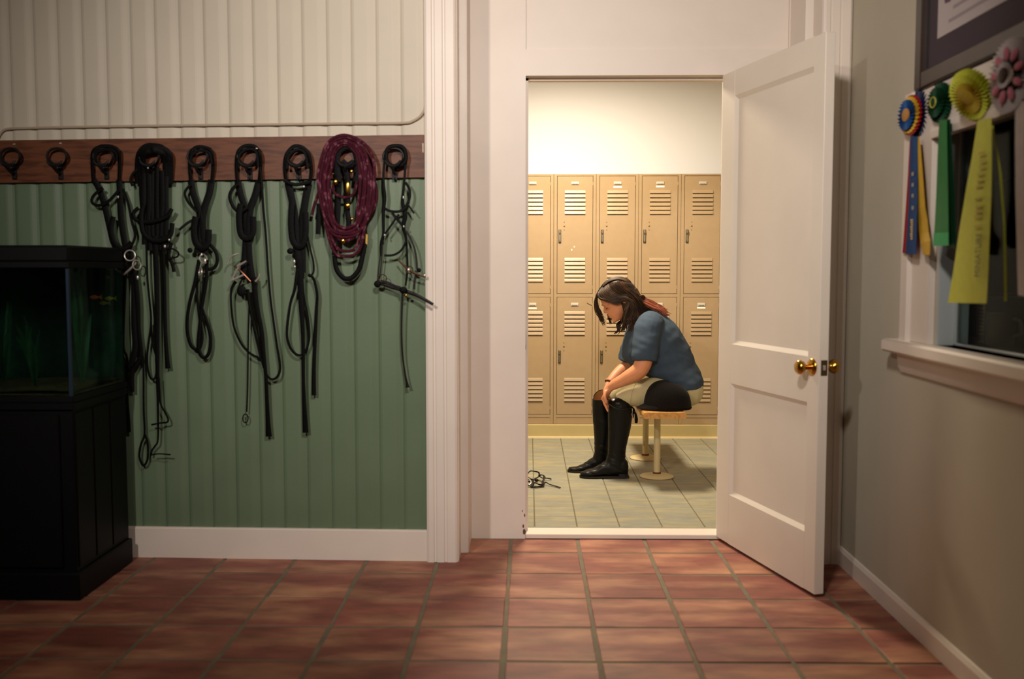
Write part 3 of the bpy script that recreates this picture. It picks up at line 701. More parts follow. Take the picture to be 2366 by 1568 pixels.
# --- breeches
m_breech = mat('khaki_stretch', (182, 168, 128), 0.8, vary=0.05, vscale=18, bump=0.1, bscale=250)
br = MB()
br.loft([sec((1522, 868), (1618, 872), .175), sec((1518, 890), (1621, 892), .195), sec((1525, 915), (1614, 915), .195), sec((1540, 936), (1596, 934), .16)], 26)
br.tube([W(1582, 897, -.085), W(1540, 902, -.10), W(1490, 909, -.11), W(1466, 913, -.11), W(1442, 919, -.108), W(1426, 924, -.105)], [.104, .098, .080, .068, .052, .036], n=20)
br.tube([W(1582, 897, .085), W(1530, 900, .10), W(1470, 908, .10), W(1425, 918, .09), W(1408, 925, .08)], [.104, .094, .076, .062, .052], n=20)
br.ball(W(1592, 902, -.09), (.088, .095, .092)); br.ball(W(1592, 902, .09), (.088, .095, .092))
seat_z = bz + 0.001
def flat_seat(p, n_): return mnoise.noise(V((p.x * 18, p.y * 12, p.z * 22))) * 0.002
breeches = organic(br, 'breeches', m_breech, person, 0.005, 8, flat_seat)
for v in breeches.data.vertices:
    if v.co.z < seat_z and 0.62 < v.co.x < 0.90: v.co.z = seat_z
sm_ = MB()
sm_.tube([W(1472, 880, -.150), W(1462, 900, -.183), W(1458, 918, -.186), W(1456, 938, -.165)], 0.0008, n=6)
sm_.build('knee_patch_seam', mat('khaki_seam', (150, 136, 98), 0.9), breeches)
# --- boots
m_boot = mat('black_boot_leather', (6, 6, 5), 0.42, spec=0.25, vary=0.2, vscale=25, bump=0.25, bscale=70)
m_toe = mat('worn_toe_leather', (40, 32, 24), 0.42, vary=0.25, vscale=40, bump=0.25, bscale=90)
m_sole = mat('boot_sole', (14, 11, 9), 0.6)
def foot(mb, secs, dy):
    q = []
    for (x, yt, yb, b) in secs:
        a, c = W(x, yt, dy), W(x, yb, dy); q.append(((a + c) / 2, (c - a) / 2, V((0, b, 0))))
    mb.loft(q, 20, 4, 2.4)
def wrink(p, n_): 
    k = 1.0 if p.z < 0.20 else 0.25
    return mnoise.noise(V((p.x * 14, p.y * 14, p.z * 60 + p.x * 22))) * 0.0034 * k
nb = MB(); dn = -.11
nb.loft([sec((1411, 921), (1452, 932), .060, dn), sec((1405, 931), (1460, 944), .070, dn), sec((1404, 956), (1461, 962), .062, dn), sec((1405, 985), (1457, 990), .058, dn), sec((1405, 1018), (1449, 1024), .050, dn),
         sec((1404, 1046), (1445, 1050), .043, dn), sec((1398, 1068), (1447, 1074), .041, dn), sec((1396, 1088), (1450, 1090), .039, dn)], 24)
nb.ball(W(1433, 938, dn), (.070, .074, .057))
nb.ball(W(1429, 932, dn - .012), (.050, .060, .040))
foot(nb, [(1451, 1066, 1097, .028), (1440, 1056, 1099, .037), (1418, 1056, 1099, .038), (1396, 1066, 1099, .040), (1374, 1080, 1100, .044), (1355, 1085, 1100, .042), (1345, 1089, 1099, .030), (1341, 1092, 1098, .014)], dn)
boot_n = organic(nb, 'boot', m_boot, person, 0.0045, 5, wrink)
boot_n['label'] = 'near black leather riding boot with silver button'
def sole(parent, secs, dy, heel):
    zf = LZ + 0.0006; sl = MB(); up = []
    for (x, b) in secs:
        p = W(x, 1098, dy); up.append((p.x, p.y, b))
    poly = [V((x, y - b, zf + 0.004)) for x, y, b in up] + [V((x, y + b, zf + 0.004)) for x, y, b in reversed(up)]
    sl.extrude(poly, (0, 0, 0.010)); sl.build('sole', m_sole, parent)
    q = MB(); c = W(heel, 1098, dy); q.loft([(V((c.x, c.y, zf)), V((.030, 0, 0)), V((0, .031, 0))), (V((c.x, c.y, zf + .012)), V((.031, 0, 0)), V((0, .033, 0))), (V((c.x + .001, c.y, zf + .028)), V((.033, 0, 0)), V((0, .035, 0)))], 20, 2, 3); q.build('heel', m_sole, parent)
sole(boot_n, [(1453, .030), (1440, .038), (1418, .036), (1398, .036), (1376, .046), (1357, .044), (1346, .032), (1339, .012)], dn, 1438)
MB().lathe([(0.011, 0), (0.011, 0.003), (0.007, 0.005)], W(1417, 922.5, dn - .060), 16, V((-0.25, -1, 0.35)).to_track_quat('Z', 'Y').to_matrix()).build('button', m_chrome, boot_n)
MB().tube([W(1408, 934, dn - .058), W(1424, 943, dn - .072), W(1442, 945, dn - .070), W(1458, 943, dn - .045)], [.0025], n=6).build('top_seam', m_sole, boot_n)
MB().tube([W(1407, 940, dn - .030), W(1406, 985, dn - .034), W(1405, 1030, dn - .026), W(1404, 1052, dn - .022)], 0.0014, n=6).build('front_seam', mat('seam_tan', (54, 44, 30), 0.7), boot_n)
ps = MB(); ps.tube([W(1456, 938, dn - .03), W(1464, 944, dn - .03), W(1466, 952, dn - .03), W(1461, 957, dn - .03)], 0.005, 0.0025, n=8)
ps.tube([W(1464, 944, dn - .032), W(1468, 955, dn - .034), W(1470, 966, dn - .034), W(1470, 977, dn - .033)], [.004, .005, .008, .010, .008], [.003, .003, .004, .004, .003], n=8)
ps.tube([W(1463, 945, dn - .02), W(1463, 957, dn - .02), W(1463.5, 964, dn - .02)], [.003, .004, .003], n=6)
ps.build('pull_strap', m_leather, boot_n)
MB().ball(W(1460.5, 958, dn - .03), (.004, .003, .009)).build('strap_buckle', m_chrome, boot_n)
# far boot with open top
fb = MB(); df = .055
fb.loft([sec((1369, 962), (1416, 962), .050, df), sec((1371, 985), (1416, 988), .053, df), sec((1373, 1016), (1410, 1020), .047, df), sec((1373, 1044), (1408, 1046), .042, df), sec((1368, 1060), (1410, 1064), .041, df), sec((1368, 1078), (1412, 1080), .038, df)], 22)
foot(fb, [(1413, 1056, 1085, .028), (1402, 1046, 1088, .036), (1384, 1050, 1089, .037), (1364, 1060, 1088.5, .038), (1345, 1073, 1087, .042), (1328, 1078, 1087, .040), (1317, 1079, 1086, .028), (1313, 1081, 1085, .014)], df)
boot_f = organic(fb, 'boot', m_boot, person, 0.0045, 5, wrink)
boot_f['label'] = 'far black leather riding boot with open top'
# shaft: outer wall, rim, lining
KN = 28; cs = W(1391, 950, df); outer = []; inner = []
cx0 = (W(1369, 950, df).x + W(1416, 950, df).x) / 2; rx0 = (W(1416, 950, df).x - W(1369, 950, df).x) / 2
zlo = W(1391, 975, df).z
def rimz(a):
    base = W(1390, 921, df).z
    return base + 0.050 * max(0.0, math.sin(a)) ** 1.3 + 0.004 * math.cos(a)
def ring_pts(z_fn, k_, g_):
    return [V((cx0 + (rx0 + g_) * k_ * math.cos(a), PY + df + (0.052 + g_) * k_ * math.sin(a), z_fn(a))) for a in [2 * math.pi * i / KN for i in range(KN)]]
lv_ = [0, .25, .5, .75, 1.0]
def shell(levels, k_, g_):
    vs = []
    for t in levels: vs += ring_pts(lambda a, t=t: zlo + (rimz(a) - zlo) * t, k_(t), g_)
    return vs, [(i * KN + k, i * KN + (k + 1) % KN, (i + 1) * KN + (k + 1) % KN, (i + 1) * KN + k) for i in range(len(levels) - 1) for k in range(KN)]
vo, fo = shell(lv_, lambda t: 0.955 + 0.065 * min(1, t * 1.6), 0.0); vi, fi = shell(lv_[::-1], lambda t: 0.955 + 0.065 * min(1, t * 1.6), -0.004)
sf = MB().add(vo + vi, fo + [tuple(i + len(vo) for i in f) for f in fi] + [((len(lv_) - 1) * KN + k, (len(lv_) - 1) * KN + (k + 1) % KN, len(vo) + (k + 1) % KN, len(vo) + k) for k in range(KN)])
sf.build('shaft', m_boot, boot_f, ang=60)
vl, fl_ = shell(lv_[::-1], lambda t: 0.955 + 0.065 * min(1, t * 1.6), -0.0055)
lnb = MB().add([p - V((0, 0, 0.003)) for p in vl], fl_ + [tuple((len(lv_) - 1) * KN + k for k in range(KN))]); lnb.build('lining', mat('tan_lining', (156, 112, 58), 0.7, vary=0.15, vscale=40), boot_f)
def fsole(parent, secs, dy):
    zf = LZ + 0.0006; up = [(W(x, 1088, dy).x, W(x, 1088, dy).y, b) for x, b in secs]; sl = MB()
    sl.extrude([V((x, y - b, zf + .003)) for x, y, b in up] + [V((x, y + b, zf + .003)) for x, y, b in reversed(up)], (0, 0, .011)); sl.build('sole', m_sole, parent)
    q = MB(); c = W(1402, 1088, dy); q.loft([(V((c.x, c.y, zf)), V((.029, 0, 0)), V((0, .030, 0))), (V((c.x, c.y, zf + .026)), V((.032, 0, 0)), V((0, .034, 0)))], 18, 2, 3); q.build('heel', m_sole, parent)
fsole(boot_f, [(1415, .030), (1402, .037), (1384, .035), (1364, .035), (1346, .044), (1328, .041), (1318, .030), (1311, .012)], df)
# --- bracelet on the far wrist
MB().torus(W(1407.5, 883.5, .103), 0.0262, 0.0032, V((-0.45, -.35, -0.75)), 22, 8).build('bracelet', m_leather, person)
MB().torus(W(1403.5, 925, -.135), 0.0105, 0.0016, V((0.3, -.1, -0.9)), 16, 6).build('finger_ring', m_chrome, person)
# --- hair
m_hair = mat('dark_brown_hair', (44, 29, 18), 0.55, spec=0.3, col2=(80, 54, 33), c2scale=22, c2lo=0.50, c2hi=0.72)
m_hair2 = mat('auburn_hair', (134, 70, 46), 0.45, col2=(78, 40, 28), c2scale=14, c2lo=0.45, c2hi=0.7, spec=0.3)
cap = MB()
q = []
for u, f1, f0, w_ in hsecs:
    gr = 0.003
    if u >= 0.150: q.append((H((f1 + f0) / 2, u + (0.003 if u > .18 else 0)), hF * ((f1 - f0) / 2 + gr), hS * (w_ + gr)))
cap.loft(q, 26, 4)
q = []
for u, f1, f0, w_ in hsecs:
    if 0.04 <= u <= 0.160:
        fm = -0.030 + max(0, (u - 0.115)) * 1.2; q.append((H((fm + f0 - .014) / 2, u), hF * ((fm - f0 + .006) / 2), hS * (w_ + 0.006)))
cap.loft(q, 26, 4)
cap.tube([H(-0.05, 0.11), W(1464, 712), W(1478, 722), W(1490, 730)], [.088, .078, .062, .04], n=16)
near_fan = [
    [(1395, 661.0, .040), (1382, 677, -.030), (1384, 689, -.050), (1404, 695, -.072), (1428, 701, -.084), (1441, 694, -.092), (1456, 700, -.096), (1460, 730, -.094), (1452, 762, -.084)],
    [(1401, 656.0, .040), (1389, 671, -.038), (1394, 684, -.058), (1414, 691, -.076), (1434, 692, -.088), (1449, 691, -.094), (1462, 706, -.097), (1466, 736, -.094), (1462, 768, -.084)],
    [(1411, 650.0, .040), (1401, 666, -.045), (1409, 680, -.068), (1427, 686, -.082), (1445, 688, -.092), (1459, 697, -.096), (1470, 716, -.096), (1474, 740, -.090), (1470, 764, -.080)],
    [(1421, 646.0, .040), (1415, 661, -.050), (1424, 673, -.072), (1440, 680, -.085), (1455, 687, -.092), (1467, 698, -.093), (1477, 712, -.088), (1482, 728, -.080), (1480, 745, -.070)],
    [(1432, 643.5, .040), (1431, 657, -.050), (1441, 667, -.070), (1453, 675, -.080), (1464, 683, -.084), (1474, 694, -.080), (1482, 704, -.074), (1489, 714, -.066), (1494, 722, -.056)],
    [(1442, 645.0, .040), (1445, 657, -.045), (1454, 665, -.060), (1463, 673, -.066), (1472, 682, -.066), (1480, 690, -.062), (1488, 698, -.056), (1496, 706, -.050), (1503, 712, -.045)],
    [(1450, 650.0, .040), (1453, 661, -.018), (1461, 669, -.032), (1469, 677, -.038), (1477, 685, -.040), (1485, 692, -.040), (1493, 700, -.040), (1501, 706, -.040), (1509, 711, -.040)],
    [(1448, 654.0, .03), (1456, 665, .020), (1464, 673, .012), (1472, 680, .005), (1480, 687, .0), (1488, 694, -.005), (1496, 700, -.008), (1504, 705, -.010), (1512, 710, -.010)],
    [(1447, 653.0, .05), (1455, 665, .050), (1463, 674, .046), (1471, 682, .040), (1479, 690, .034), (1487, 697, .028), (1495, 703, .022), (1503, 708, .016), (1511, 713, .010)],
    [(1436, 649.0, .055), (1446, 663, .070), (1456, 674, .078), (1465, 684, .078), (1473, 694, .074), (1480, 704, .066), (1486, 714, .058), (1491, 722, .050), (1495, 730, .042)],
    [(1418, 649.0, .060), (1428, 666, .080), (1440, 680, .088), (1450, 692, .090), (1459, 704, .088), (1466, 718, .084), (1471, 732, .078), (1474, 744, .072), (1475, 756, .064)],
    [(1402, 655.0, .045), (1402, 674, .075), (1412, 690, .086), (1424, 704, .088), (1434, 716, .086), (1440, 728, .082), (1436, 742, .076), (1430, 756, .068), (1422, 769, .058)]]
loose = [  # (points, strands, spread, radius, mesh)
    ([(1398, 657, .02), (1383, 673, .045), (1376, 694, .060), (1379, 716, .066), (1387, 732, .066), (1397, 749, .060)], 22, .0055, .0030, 0),
    ([(1392, 661, .01), (1379, 682, .030), (1378, 702, .040), (1385, 722, .045), (1394, 738, .045)], 12, .0045, .0026, 0),
    ([(1412, 690, .085), (1407, 712, .088), (1408, 732, .085), (1412, 748, .080)], 12, .0040, .0034, 0),
    ([(1452, 715, .070), (1440, 735, .070), (1428, 748, .065), (1431, 760, .060), (1421, 769, .055)], 16, .0055, .0032, 0),
    ([(1462, 716, -.092), (1454, 738, -.092), (1444, 752, -.084), (1436, 764, -.072)], 14, .0060, .0034, 0),
    ([(1454, 698, -.098), (1448, 718, -.100), (1444, 738, -.096), (1441, 758, -.086)], 34, .0065, .0036, 0),
    ([(1470, 686, -.060), (1484, 683, -.050), (1490, 689, -.040), (1482, 698, -.045)], 10, .0040, .0028, 0),
    ([(1466, 684, -.030), (1484, 693, -.050), (1504, 702, -.056), (1524, 714, -.062), (1542, 727, -.067)], 34, .0075, .0034, 1),
    ([(1468, 684, .020), (1488, 692, .010), (1508, 701, .000), (1526, 712, -.012), (1541, 722, -.024)], 28, .0080, .0034, 1),
    ([(1472, 690, -.020), (1486, 687, -.030), (1494, 693, -.040), (1512, 705, -.044), (1537, 727, -.062)], 16, .0060, .0030, 1),
    ([(1478, 694, -.060), (1500, 706, -.068), (1520, 716, -.074), (1538, 729, -.078)], 16, .0060, .0034, 1)]
locks = [MB(), MB()]
def push_out(p):
    d_ = p - H(-0.010, 0.128); q_ = V((d_.dot(hF) / 0.117, d_.dot(hU) / 0.112, d_.dot(hS) / 0.098)); l_ = q_.length
    return p if l_ >= 1.0 or l_ < 1e-6 else H(-0.010, 0.128) + d_ / l_
def add_lock(base, off, r_, which, wave=0.004):
    ph = random.uniform(0, 6.28); fq = random.uniform(6, 10); cut = random.uniform(0.80, 1.05); pp = []; n_ = len(base)
    for i, b_ in enumerate(base):
        t = i / (n_ - 1)
        wv = V((math.sin(ph + t * fq), 0.8 * math.cos(ph * 1.3 + t * fq), math.sin(ph * 0.7 + t * fq * 1.1))) * wave * min(1, t * 1.6)
        p_ = b_ + off * (0.35 + 0.65 * t) + wv
        pp.append(push_out(p_) if which == 0 and t < 0.75 else p_)
    pp[-1] = pp[-2] + (pp[-1] - pp[-2]) * cut
    locks[which].tube(pp, [r_ * .7, r_, r_, r_, r_ * .8, r_ * .2], [r_ * .5, r_ * .75, r_ * .75, r_ * .7, r_ * .6, r_ * .2], n=5, per=3)
for k in range(len(near_fan) - 1):
    A_ = [W(*p) for p in near_fan[k]]; B_ = [W(*p) for p in near_fan[k + 1]]
    for c in range(30 if k < 8 else 18):
        t = (c + random.random()) / (30 if k < 8 else 18)
        base = [a_.lerp(b_, t) for a_, b_ in zip(A_, B_)]
        add_lock(base, V((random.gauss(0, .003), random.gauss(0, .003), random.gauss(0, .003))), random.uniform(.0026, .0046), 0, 0.0055)
for c in range(80):
    dy_ = -0.050 + 0.11 * c / 79; e_ = random.uniform(-2, 2)
    crown = [(1396, 660), (1406, 650), (1418, 645), (1430, 643), (1441, 646), (1451, 653), (1461, 664), (1470, 676), (1480, 688)]
    add_lock([W(x + e_, y + abs(dy_) * 60, dy_ * (0.6 + 0.05 * i)) for i, (x, y) in enumerate(crown)], V((0, 0, 0)), random.uniform(.0030, .0046), 0, 0.003)
for pts, cnt, spr, r_, which in loose:
    base = [W(*p) for p in pts]
    for c in range(cnt): add_lock(base, V((random.gauss(0, spr), random.gauss(0, spr * 1.1), random.gauss(0, spr))), r_ * random.uniform(.8, 1.2), which, 0.0045)
hair = organic(cap, 'hair', m_hair, person, 0.006, 6, lambda p, n_: mnoise.noise(V((p.x * 18, p.y * 40, p.z * 18))) * 0.004)
locks[0].build('hair_locks', m_hair, hair, ang=80)
locks[1].build('hair_ends', m_hair2, hair, ang=80)

# ================================================================== STRAPS ON THE FLOOR
fl_b = thing('dropped_bridle', atZ(1245, 1112, LZ), 'tangle of dark brown bridle straps dropped on the grey tile floor', 'bridle')
def F_(x, y, h=0.010): return atZ(x, y, LZ + h)
def fstrap(pts, w_=0.0065, t=0.003, h=0.009, name='strap'):
    MB().tube([F_(p[0], p[1], p[2] if len(p) > 2 else h) for p in pts], w_, t, (0, 0.55, 0.83), n=8).build(name, m_leather2, fl_b)
fstrap([(1206, 1106, .006), (1213, 1101, .02), (1219, 1094, .035), (1225, 1088, .045), (1235, 1088.5, .05), (1243.6, 1090.5, .045), (1246, 1094.6, .035), (1245.5, 1099.8, .025), (1237.6, 1105, .02), (1231, 1108.6, .018), (1220, 1107.7, .014), (1210, 1107, .008)], .006)
fstrap([(1238, 1104, .024), (1232, 1110, .020), (1229.7, 1118, .01), (1229, 1123, .006)], .008)
fstrap([(1246, 1098, .03), (1251, 1096.6, .038), (1256, 1098.5, .04), (1257.6, 1103.5, .034), (1253.8, 1114.6, .016), (1255, 1121, .010), (1244.5, 1124, .007), (1231, 1125, .006), (1226, 1122.6, .008), (1220, 1120, .012), (1214, 1117, .02), (1218, 1112, .03), (1226, 1112, .03)], .0075)
fstrap([(1245.5, 1099.8, .02), (1250, 1102, .018), (1255, 1104.4, .014), (1265.5, 1104.4, .012), (1274, 1106.7, .006)], .005)
fstrap([(1254, 1118.4, .012), (1257, 1115, .016), (1261.7, 1114, .018), (1270, 1118.4, .010), (1282, 1122, .006), (1294.3, 1125.8, .006)], .0055)
fstrap([(1235, 1114, .02), (1241, 1117, .018), (1247, 1119.3, .014), (1255, 1120, .010)], .009)
fstrap([(1221, 1103, .022), (1226, 1106, .02), (1232, 1107.5, .018), (1240, 1109.5, .012)], .008)
MB().torus(F_(1217, 1112, .022), 0.026, 0.0035, (0.3, -0.6, 0.7), 20, 8).build('bit_ring', m_steel, fl_b)
MB().ball(F_(1240, 1109, .014), (.012, .010, .009)).build('keeper_knot', m_leather2, fl_b)

# ================================================================== HOOK BOARD AND TACK
bq = thing('hook_board', wp(0.95, 1.62, 0.0), 'long reddish brown wooden board of bridle hooks above the green boards', 'board')
bm_ = MB(); c0, c1 = wp(0.004, 1.7155, 0), wp(3.0, 1.692, 0); hh = 0.0875
pb = [c0 + V((0, 0, -hh)), c1 + V((0, 0, -hh - .003)), c1 + V((0, 0, hh + .003)), c0 + V((0, 0, hh))]
pf = [p + WN * 0.020 for p in pb]
bm_.add([*pb, *pf], [(0, 3, 2, 1), (4, 5, 6, 7), (0, 1, 5, 4), (1, 2, 6, 5), (2, 3, 7, 6), (3, 0, 4, 7)])
bm_.build('board', m_board, bq, sm=False)
# narrow pale strip at the right end of the board
MB().extrude([onwall(975.5, 331, .0202), onwall(979, 331, .0202), onwall(979, 352, .0202), onwall(976, 352, .0202)], WN * 0.0015).build('pale_strip', mat('pale_wood', (190, 168, 140), 0.6), bq)
for xx, yy in ((33, 333), (140, 331)): MB().box((-.006, -.002, -.003), (.006, 0, .003), .001).build('screw_head', m_steel, bq, local=True).location = onwall(xx, yy, 0.021) - bq.location
TK = 0.021   # board face distance from the planks
def W3(x, y, d): return onwall(x, y, d)
hook_info = [(33, 'first empty black iron bridle hook at the far left of the board'), (140, 'empty black iron bridle hook left of the hanging bridles'), (246, 'iron hook holding the bridle in front of the aquarium corner'),
             (352, 'iron hook buried under the thickest bundle of bridle straps'), (463, 'iron hook showing inside the crown of the short-reined bridle'), (577, 'iron hook inside the crown of the bridle with the steel snaffle'),
             (690, 'iron hook inside the crown of the bridle left of the burgundy rope'), (803, 'iron hook holding the burgundy lead rope'), (912, 'iron hook at the right end of the board')]
hk_shared = None
def make_hook_meshes():
    pl_ = MB().box((-.011, -.004, -.078), (.011, 0.0, -.012), .002).ball((0, -.004, -.070), (.006, .004, .006)).ball((0, -.004, -.020), (.005, .003, .005))
    arm = MB().tube([V((0, 0, -.050)), V((0, -.020, -.052)), V((0, -.044, -.042)), V((0, -.054, -.026))], .006, n=8)
    cres = MB().tube([V((-.032, -.052, -.002)), V((-.024, -.052, -.015)), V((-.012, -.052, -.023)), V((0, -.052, -.026)), V((.012, -.052, -.023)), V((.024, -.052, -.015)), V((.032, -.052, -.002))], [.003, .006, .007, .008, .007, .006, .003], n=8)
    arch = MB().tube([V((0, -.002, -.020)), V((-.024, -.016, -.012)), V((-.040, -.028, .006)), V((-.040, -.030, .026)), V((-.025, -.030, .044)), V((0, -.030, .050)), V((.025, -.030, .044)), V((.040, -.030, .026)), V((.040, -.028, .006)), V((.024, -.016, -.012)), V((0, -.002, -.020))], .0055, n=8)
    out = []
    for nm, b_ in (('back_plate', pl_), ('arm', arm), ('crescent', cres), ('saddle_loop', arch)):
        me = b_.mesh(nm, True); fix_normals(me); me.materials.append(m_black); out.append((nm, me))
    return out
hk_shared = make_hook_meshes()
for x, lab in hook_info:
    p = W3(x, 372, TK)
    h = thing('bridle_hook', p, lab, 'hook', 'iron bridle hooks on the board', rz=-WA)
    for nm, me in hk_shared: link(nm, me, None, h)

def strap(parent, name, pts, w_px, d=0.03, m=None, t=0.0022, dz=None):
    """leather strap: pixel path on the wall, width in pixels, distance from the boards."""
    hw = [a * 0.00092 for a in (w_px if isinstance(w_px, (list, tuple)) else [w_px])]
    n_ = len(pts); P = []
    dd = d if isinstance(d, (list, tuple)) else [d]
    dd = lerp_list(list(dd), n_)
    for (x, y), q_ in zip(pts, dd): P.append(W3(x, y, q_))
    return MB().tube(P, hw, t, WN, n=8, per=5, flat=True).build(name, m or m_leather, parent, ang=50)
def ring(parent, name, x, y, r_px, d=0.04, m=None, rr=0.0028, sx=1.0, ax=None):
    return MB().torus(W3(x, y, d), r_px * 0.00183, rr, ax or (WN + V((0.1, 0, 0.1))), 22, 8, sx).build(name, m or m_steel, parent)
def stud(parent, name, x, y, rx, ry, d, m):
    return MB().ball(W3(x, y, d), (rx * .00183, .004, ry * .00183), 12, 8).build(name, m, parent)
HK = TK + 0.034

# -- bridle 1, in front of the aquarium corner
b1 = thing('bridle', W3(246, 340, TK), 'black bridle hanging leftmost, its bit in front of the aquarium corner', 'bridle', 'black bridles on the board')
strap(b1, 'crownpiece', [(216, 420), (213, 380), (215, 350), (230, 339), (246, 337), (263, 340), (274, 350), (276, 380), (275, 420)], 8, [.03, HK, HK, HK, .03])
strap(b1, 'crown_pad', [(222, 372), (224, 352), (246, 345), (268, 352), (270, 372)], 6, HK + .004)
strap(b1, 'cheekpiece', [(216, 415), (228, 435), (240, 470), (252, 520), (262, 560), (280, 590)], 14, [.03, .035, .04])
strap(b1, 'cheekpiece', [(275, 415), (277, 450), (279, 500), (285, 545), (292, 580)], 14, [.03, .035, .04])
strap(b1, 'browband', [(238, 434), (218, 450), (212, 464), (220, 473), (236, 473), (254, 462), (274, 440)], 7, .045)
strap(b1, 'throatlatch', [(284, 436), (296, 470), (304, 510), (312, 545), (300, 575)], 6, .035)
strap(b1, 'noseband', [(262, 500), (256, 530), (264, 560), (284, 575), (304, 560)], 12, .05)
strap(b1, 'rein', [(300, 575), (312, 640), (318, 700), (320, 760), (326, 815), (318, 838), (306, 860), (306, 905)], [10, 12, 10, 12, 9], [.05, .035, .03])
strap(b1, 'rein', [(290, 580), (288, 660), (285, 740), (285, 802), (294, 832), (294, 914), (297, 967), (298, 998)], [10, 8, 6, 6, 9], [.05, .035, .03])
strap(b1, 'rein', [(302, 590), (308, 660), (309, 747), (312, 800), (304, 840), (290, 850)], [9, 12, 14, 8], .04)
ring(b1, 'bit_ring', 300, 590, 12, .07); ring(b1, 'bit_ring', 316, 612, 11, .075, ax=V((1, -.6, .1)))
MB().tube([W3(286, 634, .065), W3(300, 622, .075), W3(314, 606, .07)], .0045, n=8).build('mouthpiece', m_steel, b1)
stud(b1, 'buckle', 318, 641, 3, 5, .075, m_steel); stud(b1, 'buckle', 273, 455, 2, 3.5, .05, m_steel)

# -- bridle 2, the thick bundle
b2 = thing('bridle', W3(352, 340, TK), 'thickest tangled bundle of black bridle straps, second from the left', 'bridle', 'black bridles on the board')
for k, (xl, xr, yt) in enumerate(((318, 388, 337), (324, 394, 341), (330, 382, 346))):
    strap(b2, 'crownpiece', [(xl, 425), (xl, 380), (xl + 4, 354), (xl + 18, yt + 2), ((xl + xr) / 2, yt), (xr - 14, yt + 4), (xr - 2, 358), (xr, 385), (xr, 425)], 13, [.03, HK + .004 * k, HK + .006 * k, HK, .03])
for k in range(7):
    x0 = 324 + k * 10 + random.uniform(-3, 3)
    strap(b2, 'cheekpiece', [(x0, 395 + random.uniform(-20, 10)), (x0 + random.uniform(-3, 3), 450), (x0 * .9 + 35 + random.uniform(-4, 4), 510), (x0 * .8 + 72, 560 + random.uniform(0, 25))], random.uniform(9, 14), [.035 + .005 * (k % 3), .04, .04])
strap(b2, 'throatlatch', [(324, 386), (308, 400), (302, 415), (306, 430)], 6, .04)
strap(b2, 'browband', [(320, 480), (308, 494), (318, 510), (350, 512), (385, 500), (397, 482)], 9, .055)
strap(b2, 'noseband', [(332, 470), (326, 500), (332, 540), (360, 556), (392, 545), (398, 515)], 11, .06)
strap(b2, 'rein', [(338, 540), (339, 600), (341, 650), (346, 700), (349, 745), (342, 800), (340, 830), (343, 860), (351, 876), (360, 868), (362, 830), (352, 790), (349, 745)], 5, [.05, .035, .03])
strap(b2, 'rein', [(358, 545), (360, 600), (362, 650), (363, 720), (363, 797), (364, 873), (365, 943), (365, 1014), (358, 1030), (351, 1040), (349, 1052)], [13, 13, 12, 11, 6, 4, 4, 5], [.045, .035, .03])
strap(b2, 'rein', [(376, 545), (378, 600), (380, 660), (382, 767), (386, 830), (388, 851)], [9, 8, 8, 10, 13], [.045, .035, .03])
strap(b2, 'rein', [(324, 800), (331, 838), (332, 943), (334, 1002), (326, 1025), (322, 1055), (331, 1075), (341, 1060), (341, 1025), (334, 1002)], 5, .03)
strap(b2, 'lace', [(367, 870), (369, 905), (371, 932), (381, 952), (388, 967), (386, 975), (370, 977), (350, 981)], 4, .045)
strap(b2, 'lace', [(352, 1050), (368, 1048), (394, 1050)], 3, .05)
strap(b2, 'strap_end', [(396, 560), (390, 590), (398, 610), (402, 628)], 8, .05)
strap(b2, 'keeper', [(388, 572), (402, 576), (412, 584), (409, 593), (390, 597)], 4, .06)
stud(b2, 'buckle', 381, 569, 3, 4, .065, m_steel); stud(b2, 'buckle', 391, 554, 2.5, 3, .065, m_steel); stud(b2, 'buckle', 350, 380, 2.5, 2, .075, m_steel); stud(b2, 'buckle', 342, 388, 2, 2.5, .075, m_steel)

# -- bridle 3
b3 = thing('bridle', W3(463, 340, TK), 'black bridle with short double rein loops, third from the left', 'bridle', 'black bridles on the board')
strap(b3, 'crownpiece', [(441, 420), (438, 385), (440, 355), (450, 342), (463, 339), (478, 342), (488, 350), (492, 385), (489, 425)], 8, [.03, HK, HK, HK, .03])
strap(b3, 'crown_pad', [(441, 380), (444, 358), (460, 348), (484, 353), (490, 380)], 6, HK + .005)
strap(b3, 'cheekpiece', [(441, 415), (446, 445), (457, 478), (463, 510), (460, 550), (455, 585)], 15, [.03, .035, .042])
strap(b3, 'cheekpiece', [(489, 415), (484, 445), (473, 478), (468, 510), (470, 550), (474, 590)], 16, [.03, .035, .042])
strap(b3, 'browband', [(440, 427), (430, 438), (427, 448), (433, 464), (444, 478), (456, 490)], 6, .045)
strap(b3, 'strap_end', [(455, 505), (440, 511), (428, 519), (414, 531)], 6, [.045, .055])
strap(b3, 'noseband', [(452, 500), (448, 530), (452, 560), (466, 572), (480, 560), (482, 530)], 15, .055)
strap(b3, 'throatlatch', [(478, 560), (492, 572), (501, 590), (501, 608), (492, 620), (478, 622)], 8, .045)
stud(b3, 'keeper_knot', 439, 578, 6, 6, .055, m_leather)
strap(b3, 'rein', [(460, 600), (451, 650), (438, 701), (432, 752), (438, 790), (450, 806), (463, 800), (467, 772), (460, 726), (455, 675), (457, 620)], [9, 8, 8, 8, 8, 7, 7, 6, 5], [.05, .04, .032, .032, .035])
strap(b3, 'rein', [(478, 600), (476, 650), (467, 706), (461, 760), (459, 806), (470, 826), (483, 814), (486, 777), (476, 738), (467, 706), (470, 640)], [9, 8, 8, 10, 8, 8, 8, 6, 5], [.05, .04, .034, .034, .038])
